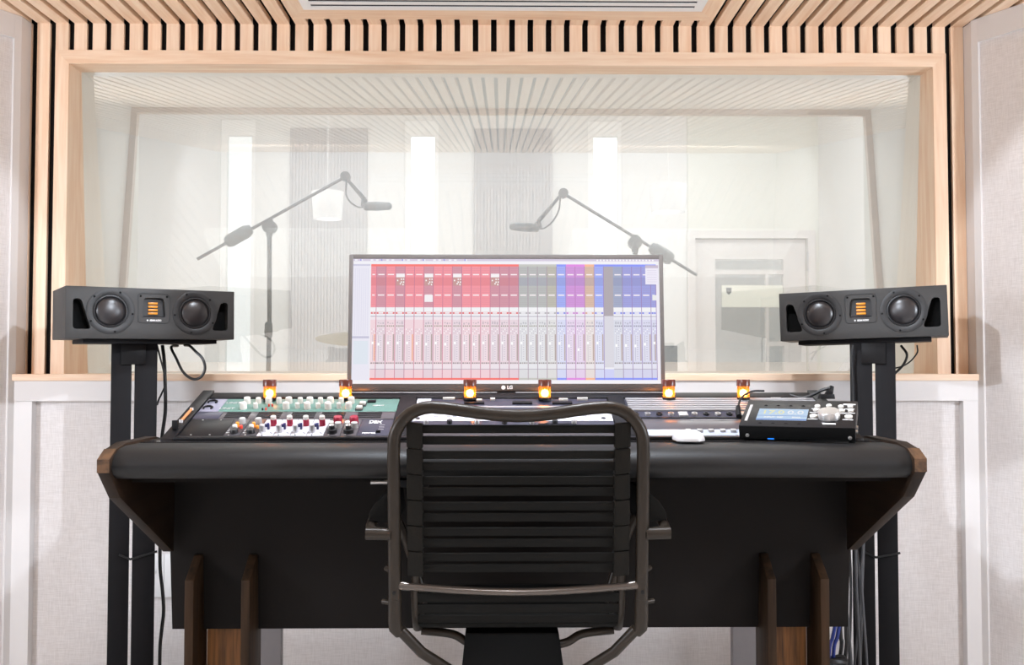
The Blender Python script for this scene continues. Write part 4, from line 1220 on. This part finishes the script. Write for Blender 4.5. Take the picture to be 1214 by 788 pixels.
# plugs and leads of the controller
ul = thing('usb_lead', 'black plug and lead at the left side of the desktop controller', 'cable', (0.573, 2.27, 0.918))
def rel(o, mb, name, material):
    me = mb.mesh(name, M[material]); me.transform(Matrix.Translation(-o.location)); return link(name, me, o)
rel(ul, MB().tube([(0.571, 2.255, 0.928), (0.573, 2.27, 0.939), (0.577, 2.285, 0.950)], [0.0065, 0.007, 0.005], 10), 'plug', 'black')
rel(ul, MB().tube(curve_through([(0.577, 2.285, 0.950), (0.590, 2.315, 0.966), (0.612, 2.35, 0.978), (0.640, 2.38, 0.985), (0.672, 2.40, 0.985)], 6), 0.0028, 8), 'lead', 'cable')
rl = thing('data_lead', 'black connector and lead standing up behind the desktop controller', 'cable', (0.82, 2.36, 0.955))
rel(rl, MB().prism([(0.800, 0.966), (0.838, 0.966), (0.836, 0.978), (0.803, 0.978)], 'y', 2.352, 2.372, 0.001), 'connector', 'black')
rel(rl, MB().prism([(0.815, 0.978), (0.834, 0.978), (0.837, 0.997), (0.830, 1.0)], 'y', 2.356, 2.368, 0.001), 'hood', 'black')
rel(rl, MB().tube(curve_through([(0.831, 2.362, 0.994), (0.812, 2.37, 0.988), (0.790, 2.385, 0.975), (0.770, 2.40, 0.968), (0.745, 2.42, 0.9745)], 6), 0.004, 8), 'lead', 'cable')

# mouse
ms = thing('computer_mouse', 'small white computer mouse on the glossy ledge in front of the right rack', 'mouse', (0.416, 2.088, 0.8815))
mbm = MB()
nU, nV = 18, 10
grid = []
for i in range(nV + 1):
    ph = (i / nV) * math.pi / 2
    ring = []
    for j in range(nU):
        th = 2 * math.pi * j / nU
        cx_, sy_ = math.cos(th), math.sin(th)
        e = 0.75
        fx = math.copysign(abs(cx_) ** e, cx_); fy = math.copysign(abs(sy_) ** e, sy_)
        rr = math.cos(ph) ** 0.6
        ring.append(mbm.bm.verts.new((0.0335 * fx * rr, 0.050 * fy * rr, 0.004 + 0.022 * math.sin(ph))))
    grid.append(ring)
fs = []
for a, b in zip(grid, grid[1:]):
    for j in range(nU):
        fs.append(mbm.bm.faces.new((a[j], a[(j + 1) % nU], b[(j + 1) % nU], b[j])))
fs.append(mbm.bm.faces.new(grid[0][::-1]))
bmesh.ops.remove_doubles(mbm.bm, verts=mbm.bm.verts, dist=1e-5)
bmesh.ops.recalc_face_normals(mbm.bm, faces=mbm.bm.faces)
part('shell', mbm, M['mouse'], ms)
part('base', MB().lathe([(0.026, 0.0), (0.028, 0.0042), (0, 0.0042)], seg=24), M['knob_grey'], ms)

# ================================================================== CHAIR
CX, CY = 0.036, 1.88
ch = thing('office_chair', 'dark tubular office chair with a back of black straps, seen from behind', 'chair', (CX, CY, 0))
def back_y(z):
    """the back leans towards the viewer as it rises (local y)"""
    return 0.03 - (z - 0.50) * 0.115
HX = 0.2465
pts = []
for z in (0.525, 0.60, 0.70, 0.80, 0.875):
    pts.append((-HX, back_y(z), z))
RC = 0.075
for k in range(1, 8):
    a = k / 8 * math.pi / 2
    z = 0.893 + RC * math.sin(a)
    pts.append((-HX + RC * (1 - math.cos(a)), back_y(z), z))
top = 0.968
for k in range(0, 13):
    u_ = k / 12
    x = (-HX + RC) + u_ * 2 * (HX - RC)
    dip = 0.016 * math.sin(u_ * math.pi) ** 1.6
    pts.append((x, back_y(top) - 0.020 * math.sin(u_ * math.pi), top - dip))
for k in range(7, 0, -1):
    a = k / 8 * math.pi / 2
    z = 0.893 + RC * math.sin(a)
    pts.append((HX - RC * (1 - math.cos(a)), back_y(z), z))
for z in (0.875, 0.80, 0.70, 0.60, 0.525):
    pts.append((HX, back_y(z), z))
part('back_frame', MB().tube(pts, 0.0128, 14), M['tube'], ch)
# lower ends, legs of the frame
for s in (-1, 1):
    part('joint', MB().tube([(s * HX, back_y(0.585), 0.585), (s * HX, back_y(0.54), 0.54), (s * (HX - 0.001), back_y(0.525), 0.525), (s * (HX - 0.008), back_y(0.515) + 0.005, 0.513)], [0.0134, 0.0138, 0.0138, 0.011], 14), M['tube'], ch)
    part('joint_screw', MB().lathe([(0.004, 0.0115), (0.004, 0.0145), (0, 0.015)], (s * HX, back_y(0.60), 0.60), (0, -1, 0), 10), M['black'], ch)
    part('frame_leg', MB().tube([(s * (HX - 0.010), back_y(0.52) + 0.004, 0.520), (s * 0.195, 0.05, 0.470), (s * 0.135, 0.10, 0.415), (s * 0.045, 0.16, 0.35)], 0.0112, 12), M['tube'], ch)
# lower cross bar, bowed
part('cross_bar', MB().tube([(-HX + 0.004 + u_ * 2 * (HX - 0.004), back_y(0.61) - 0.012 * math.sin(u_ * math.pi), 0.612 - 0.011 * math.sin(u_ * math.pi)) for u_ in [i / 16 for i in range(17)]],
                            [0.0098] + [0.0078] * 15 + [0.0098], 12), M['tube_bright'], ch)
# inner rails with strap wraps, straps
rail_x = 0.206
for s in (-1, 1):
    part('inner_rail', MB().tube([(s * rail_x, back_y(z) + 0.006, z) for z in (0.935, 0.80, 0.70, 0.61)] + [(s * rail_x, 0.040, 0.55), (s * rail_x, 0.07, 0.515), (s * rail_x, 0.14, 0.497), (s * rail_x, 0.34, 0.501), (s * rail_x, 0.40, 0.512)], 0.009, 10), M['tube'], ch)
WP, W0 = 0.0512, 0.9138
for j in range(6):
    zc = W0 - j * WP
    for s in (-1, 1):
        hz = WP / 2 - 0.0008
        p = []
        for z in (zc - hz, zc + hz):
            for x, y in ((s * (rail_x - 0.0165), -0.009), (s * (rail_x + 0.0145), -0.009), (s * (rail_x + 0.0145), 0.020), (s * (rail_x - 0.0165), 0.020)):
                p.append((x, back_y(z) + y + (0.002 if z > zc else 0.0), z - (0.003 * (1 if x * s < rail_x else 0))))
        part('strap_wrap', MB().hull(p, [(0, 3, 2, 1), (4, 5, 6, 7), (0, 1, 5, 4), (1, 2, 6, 5), (2, 3, 7, 6), (3, 0, 4, 7)], 0.003), M['wrap'], ch)
strap_me = MB().box(-(rail_x - 0.012), rail_x - 0.012, -0.002, 0.002, -0.0084, 0.0084, 0.0012).mesh('strap', M['strap'])
for j in range(12):
    z = W0 - (j // 2) * WP + (0.0112 if j % 2 == 0 else -0.0112)
    link('strap', strap_me, ch, (0, back_y(z), z), (R(6.5), 0, 0))
# seat straps along the curve from back to seat
seat_curve = curve_through([(0.022, 0.575), (0.030, 0.545), (0.050, 0.515), (0.095, 0.498), (0.18, 0.494), (0.28, 0.498), (0.40, 0.510)], 8)
path = [Vector((0, p.x, p.y)) if len(p) == 2 else p for p in [Vector((a[0], a[1], 0)) for a in seat_curve]]
acc, last = 0.0, None
seat_me = MB().box(-(rail_x - 0.004), rail_x - 0.004, -0.0105, 0.0105, -0.002, 0.002, 0.0012).mesh('seat_strap', M['strap'])
L2 = [(p[0], p[1]) for p in seat_curve]
total = [0.0]
for a, b in zip(L2, L2[1:]):
    total.append(total[-1] + math.hypot(b[0] - a[0], b[1] - a[1]))
d = 0.0
while d < total[-1]:
    i = max(j for j in range(len(total)) if total[j] <= d)
    i = min(i, len(L2) - 2)
    t_ = (d - total[i]) / max(1e-6, total[i + 1] - total[i])
    y = L2[i][0] + t_ * (L2[i + 1][0] - L2[i][0]); z = L2[i][1] + t_ * (L2[i + 1][1] - L2[i][1])
    an = math.atan2(L2[i + 1][1] - L2[i][1], L2[i + 1][0] - L2[i][0])
    link('seat_strap', seat_me, ch, (0, y, z + 0.012), (an, 0, 0))
    d += 0.0245
# seat frame, mechanism and base
part('seat_support', MB().tube(curve_through([(-0.20, 0.10, 0.500), (-0.135, 0.10, 0.492), (-0.10, 0.10, 0.474), (-0.05, 0.10, 0.468), (0.05, 0.10, 0.468), (0.10, 0.10, 0.474), (0.135, 0.10, 0.492), (0.20, 0.10, 0.500)], 6), 0.009, 10), M['tube'], ch)
part('mechanism', MB().prism([(-0.108, 0.502), (0.084, 0.502), (0.098, 0.400), (0.075, 0.33), (-0.095, 0.33), (-0.118, 0.400)], 'y', 0.075, 0.26, 0.004), M['port'], ch)
part('gas_column', MB().cyl((0, 0.17, 0.08), (0, 0.17, 0.33), 0.025, seg=20), M['black'], ch)
for k in range(5):
    a = R(90 + 72 * k)
    dx, dy = math.cos(a), math.sin(a)
    part('base_leg', MB().tube([(0.02 * dx, 0.17 + 0.02 * dy, 0.105), (0.27 * dx, 0.17 + 0.27 * dy, 0.075)], [0.024, 0.015], 10), M['tube'], ch)
    part('caster', MB().cyl((0.27 * dx - 0.02 * dy, 0.17 + 0.27 * dy + 0.02 * dx, 0.03), (0.27 * dx + 0.02 * dy, 0.17 + 0.27 * dy - 0.02 * dx, 0.03), 0.0295, seg=18), M['black'], ch)
# arms
for s in (-1, 1):
    off = -0.002 if s < 0 else 0.002
    ap = curve_through([(s * (HX + 0.004), back_y(0.716), 0.716), (s * 0.272, 0.012, 0.717), (s * 0.294, 0.03, 0.718), (s * 0.302, 0.08, 0.722), (s * 0.302, 0.20, 0.738), (s * 0.296, 0.28, 0.735), (s * 0.270, 0.33, 0.68), (s * 0.235, 0.335, 0.58), (s * 0.214, 0.33, 0.515)], 6)
    part('arm', MB().tube(ap, 0.0105, 10), M['tube'], ch)
    part('arm_end', MB().cyl((s * (HX + 0.006), back_y(0.716) - 0.003, 0.716), (s * 0.302, 0.004, 0.717), 0.0118, 0.0122, 14), M['tube'], ch)
    part('arm_pad', MB().prism([(s * 0.308, 0.728), (s * 0.306, 0.748), (s * 0.292, 0.770), (s * 0.272, 0.786), (s * 0.256, 0.790), (s * 0.250, 0.728)][::s], 'y', 0.07, 0.26, 0.004), M['strap'], ch)
    part('arm_bracket', MB().cyl((s * (HX + 0.008), back_y(0.575), 0.577), (s * 0.272, back_y(0.575) + 0.01, 0.577), 0.005, seg=10), M['tube'], ch)
    part('arm_bracket', MB().cyl((s * (HX + 0.008), back_y(0.64), 0.642), (s * 0.266, back_y(0.64) + 0.02, 0.642), 0.005, seg=10), M['tube'], ch)

# ================================================================== LIVE ROOM THINGS
def mic_stand(label, base, joint, boom0, boom1, weight, post_r=0.014):
    t = thing('microphone_stand', label, 'microphone stand', (base[0], base[1], 0), (0, 0, 0), 'boom stands in the live room')
    b = Vector((base[0], base[1], 0))
    def P(p):
        return Vector(p) - b
    part('post', MB().tube([(0, 0, 0.10), (0, 0, 0.85), (0.004, 0, 1.30), P(joint) - Vector((0, 0, 0.05))], [post_r, post_r, post_r * 0.85, post_r * 0.9], 10), M['stand_live'], t)
    part('clutch', MB().lathe([(0.020, 0), (0.022, 0.03), (0.020, 0.07), (0.014, 0.08)], (0, 0, 1.20), seg=14), M['stand_live'], t)
    part('joint', MB().cyl(P(joint) + Vector((0, -0.02, -0.03)), P(joint) + Vector((0, 0.03, -0.03)), 0.036, seg=16).cyl(P(joint) - Vector((0, 0, 0.08)), P(joint) + Vector((0, 0, 0.01)), 0.018, seg=12), M['stand_live'], t)
    part('boom', MB().cyl(P(boom0), P(boom1), 0.0085, seg=10), M['stand_live'], t)
    w0, w1 = weight
    part('counterweight', MB().tube([P(w0), P(w0).lerp(P(w1), 0.15), P(w0).lerp(P(w1), 0.8), P(w1)], [0.026, 0.036, 0.036, 0.024], 14), M['stand_live'], t)
    part('tip_clamp', MB().cyl(P(boom1) + Vector((0, -0.02, 0)), P(boom1) + Vector((0, 0.02, 0)), 0.026, seg=14), M['stand_live'], t)
    for k in range(3):
        a = R(30 + 120 * k)
        part('leg', MB().cyl((0, 0, 0.16), (0.36 * math.cos(a), 0.36 * math.sin(a), 0.012), 0.011, seg=8), M['stand_live'], t)
    return t
mic_stand('dark microphone boom stand beyond the window, left of the monitor', (-1.228, 5.0), (-1.228, 5.0, 1.815), (-1.608, 5.0, 1.613), (-0.826, 5.0, 2.055), ((-1.455, 5.0, 1.700), (-1.325, 5.0, 1.775)))
mic_stand('dark microphone boom stand beyond the window, rising from behind the monitor', (0.718, 5.0), (0.718, 5.0, 1.735), (1.047, 5.0, 1.531), (0.335, 5.0, 1.968), ((0.915, 5.0, 1.61), (0.80, 5.0, 1.684)))

def microphone(label, a, b, c, d):
    t = thing('microphone', label, 'microphone', a, (0, 0, 0), 'microphones on the booms')
    A = Vector(a)
    part('arm', MB().tube([Vector(a) - A, Vector(b) - A], [0.008, 0.012], 10), M['stand_live'], t)
    part('clip', MB().cyl(Vector(b) - A, Vector(c) - A, 0.016, seg=12), M['stand_live'], t)
    C_, D_ = Vector(c) - A, Vector(d) - A
    part('body', MB().tube([C_, C_.lerp(D_, 0.05), C_.lerp(D_, 0.45)], [0.018, 0.023, 0.024], 16), M['stand_live'], t)
    part('head_grille', MB().tube([C_.lerp(D_, 0.45), C_.lerp(D_, 0.6), C_.lerp(D_, 0.92), D_], [0.024, 0.023, 0.020, 0.010], 16), M['grey_cab'], t)
microphone('grey microphone hanging from the left boom arm beyond the window', (-0.818, 5.0, 2.040), (-0.725, 5.0, 1.935), (-0.728, 5.0, 1.897), (-0.580, 5.0, 1.897))
microphone('dark microphone hanging from the right boom arm above the monitor', (0.318, 5.0, 1.955), (0.200, 5.0, 1.815), (0.205, 5.0, 1.783), (0.048, 5.0, 1.790))
cable([(-0.816, 4.98, 2.043), (-0.820, 4.98, 1.961), (-0.797, 4.98, 1.916), (-0.756, 4.98, 1.889), (-0.728, 4.98, 1.889)], 0.0045, 'stand_live', 'cable drooping to the microphone on the left boom', name='microphone_cable')
cable([(0.318, 4.98, 1.941), (0.309, 4.98, 1.873), (0.277, 4.98, 1.815), (0.232, 4.98, 1.778), (0.205, 4.98, 1.778)], 0.0045, 'stand_live', 'cable drooping to the microphone on the right boom', name='microphone_cable')

def reflected_shape(label, poly, x, zt):  # added white drums that stand in for reflections in the window glass
    t = thing('reflection_stand_in', label, 'lamp', (x, 5.5, zt), (0, 0, 0), 'pale drums added for reflections in the glass')
    r0, r1, h = poly
    part('reflected_drum', MB().lathe([(r0, -h), (r1, 0.0), (r1 - 0.004, 0.0), (r0 - 0.004, -h)], seg=28, cap=False), M['reflected_drum'], t)
    part('cord', MB().cyl((0, 0, -0.02), (0, 0, 3.2 - zt), 0.0018, seg=6), M['live_white'], t)
reflected_shape('white drum added beyond the window for a reflection in its glass, under the left microphone boom', (0.082, 0.093, 0.16), -1.012, 2.065)
reflected_shape('white drum added beyond the window for a reflection in its glass, above the right boom end', (0.098, 0.108, 0.16), 0.985, 2.110)

# cymbal on a stand
cy = thing('cymbal', 'pale bronze cymbal on its stand beyond the window, left of the monitor', 'cymbal', (-0.86, 5.6, 0))
part('dish', MB().lathe([(0.0, 0.045), (0.03, 0.042), (0.05, 0.028), (0.14, 0.012), (0.235, -0.012), (0.236, -0.014), (0.14, 0.009), (0, 0.02)], (0, 0, 1.215), (0.06, -0.18, 1), 40, cap=False), M['cymbal'], cy)
part('post', MB().cyl((0, 0, 0.1), (0, 0, 1.24), 0.009, seg=10), M['stand_live'], cy)
for k in range(3):
    a = R(90 + 120 * k)
    part('leg', MB().cyl((0, 0, 0.22), (0.25 * math.cos(a), 0.25 * math.sin(a), 0.01), 0.008, seg=8), M['stand_live'], cy)

single('gear_cabinet', MB().box(1.04, 1.21, 6.42, 6.62, 0.0, 1.185, 0.006), M['grey_cab'], 'blue grey cabinet beyond the window at the right edge of the monitor', 'cabinet')
ww = thing('foam_wedge', 'grey slanted foam wedge beyond the window beside the right speaker stand', 'acoustic panel', (2.37, 6.3, 0))
part('wedge', MB().prism([(-0.11, 0.985), (0.20, 0.985), (0.20, 1.32)], 'y', -0.1, 0.1, 0.003), M['live_grey'], ww)
part('pedestal', MB().box(-0.10, 0.19, -0.1, 0.1, 0, 0.984), M['live_grey'], ww)
bn = thing('low_shelf', 'dark low shelf edge beyond the window sill below the right speaker', 'shelf', (2.05, 6.0, 0))
part('board', MB().box(-0.20, 0.30, -0.05, 0.05, 0.96, 1.005, 0.002), M['grey_cab'], bn)
for x in (-0.18, 0.28):
    part('leg', MB().box(x - 0.012, x + 0.012, -0.04, 0.04, 0, 0.96), M['grey_cab'], bn)

# ribbed acoustic panels on the far wall
def ribbed(label, x0, x1):
    t = thing('acoustic_panel', label, 'acoustic panel', ((x0 + x1) / 2, FARY, 0.30), (0, 0, 0), 'ribbed panels on the far wall')
    w = x1 - x0
    part('backing', MB().box(-w / 2, w / 2, -0.022, -0.001, 0, 2.58), M['live_grey'], t, smooth=False)
    n = 24
    rib = MB().box(-w / n * 0.3, w / n * 0.3, -0.029, -0.022, 0, 2.58).mesh('rib', M['live_grey'], False)
    for j in range(n):
        link('rib', rib, t, (-w / 2 + (j + 0.5) * w / n, 0, 0))
ribbed('grey ribbed acoustic panel between the left and middle narrow windows', -1.623, -1.028)
ribbed('grey ribbed acoustic panel between the middle and right narrow windows', -0.204, 0.400)
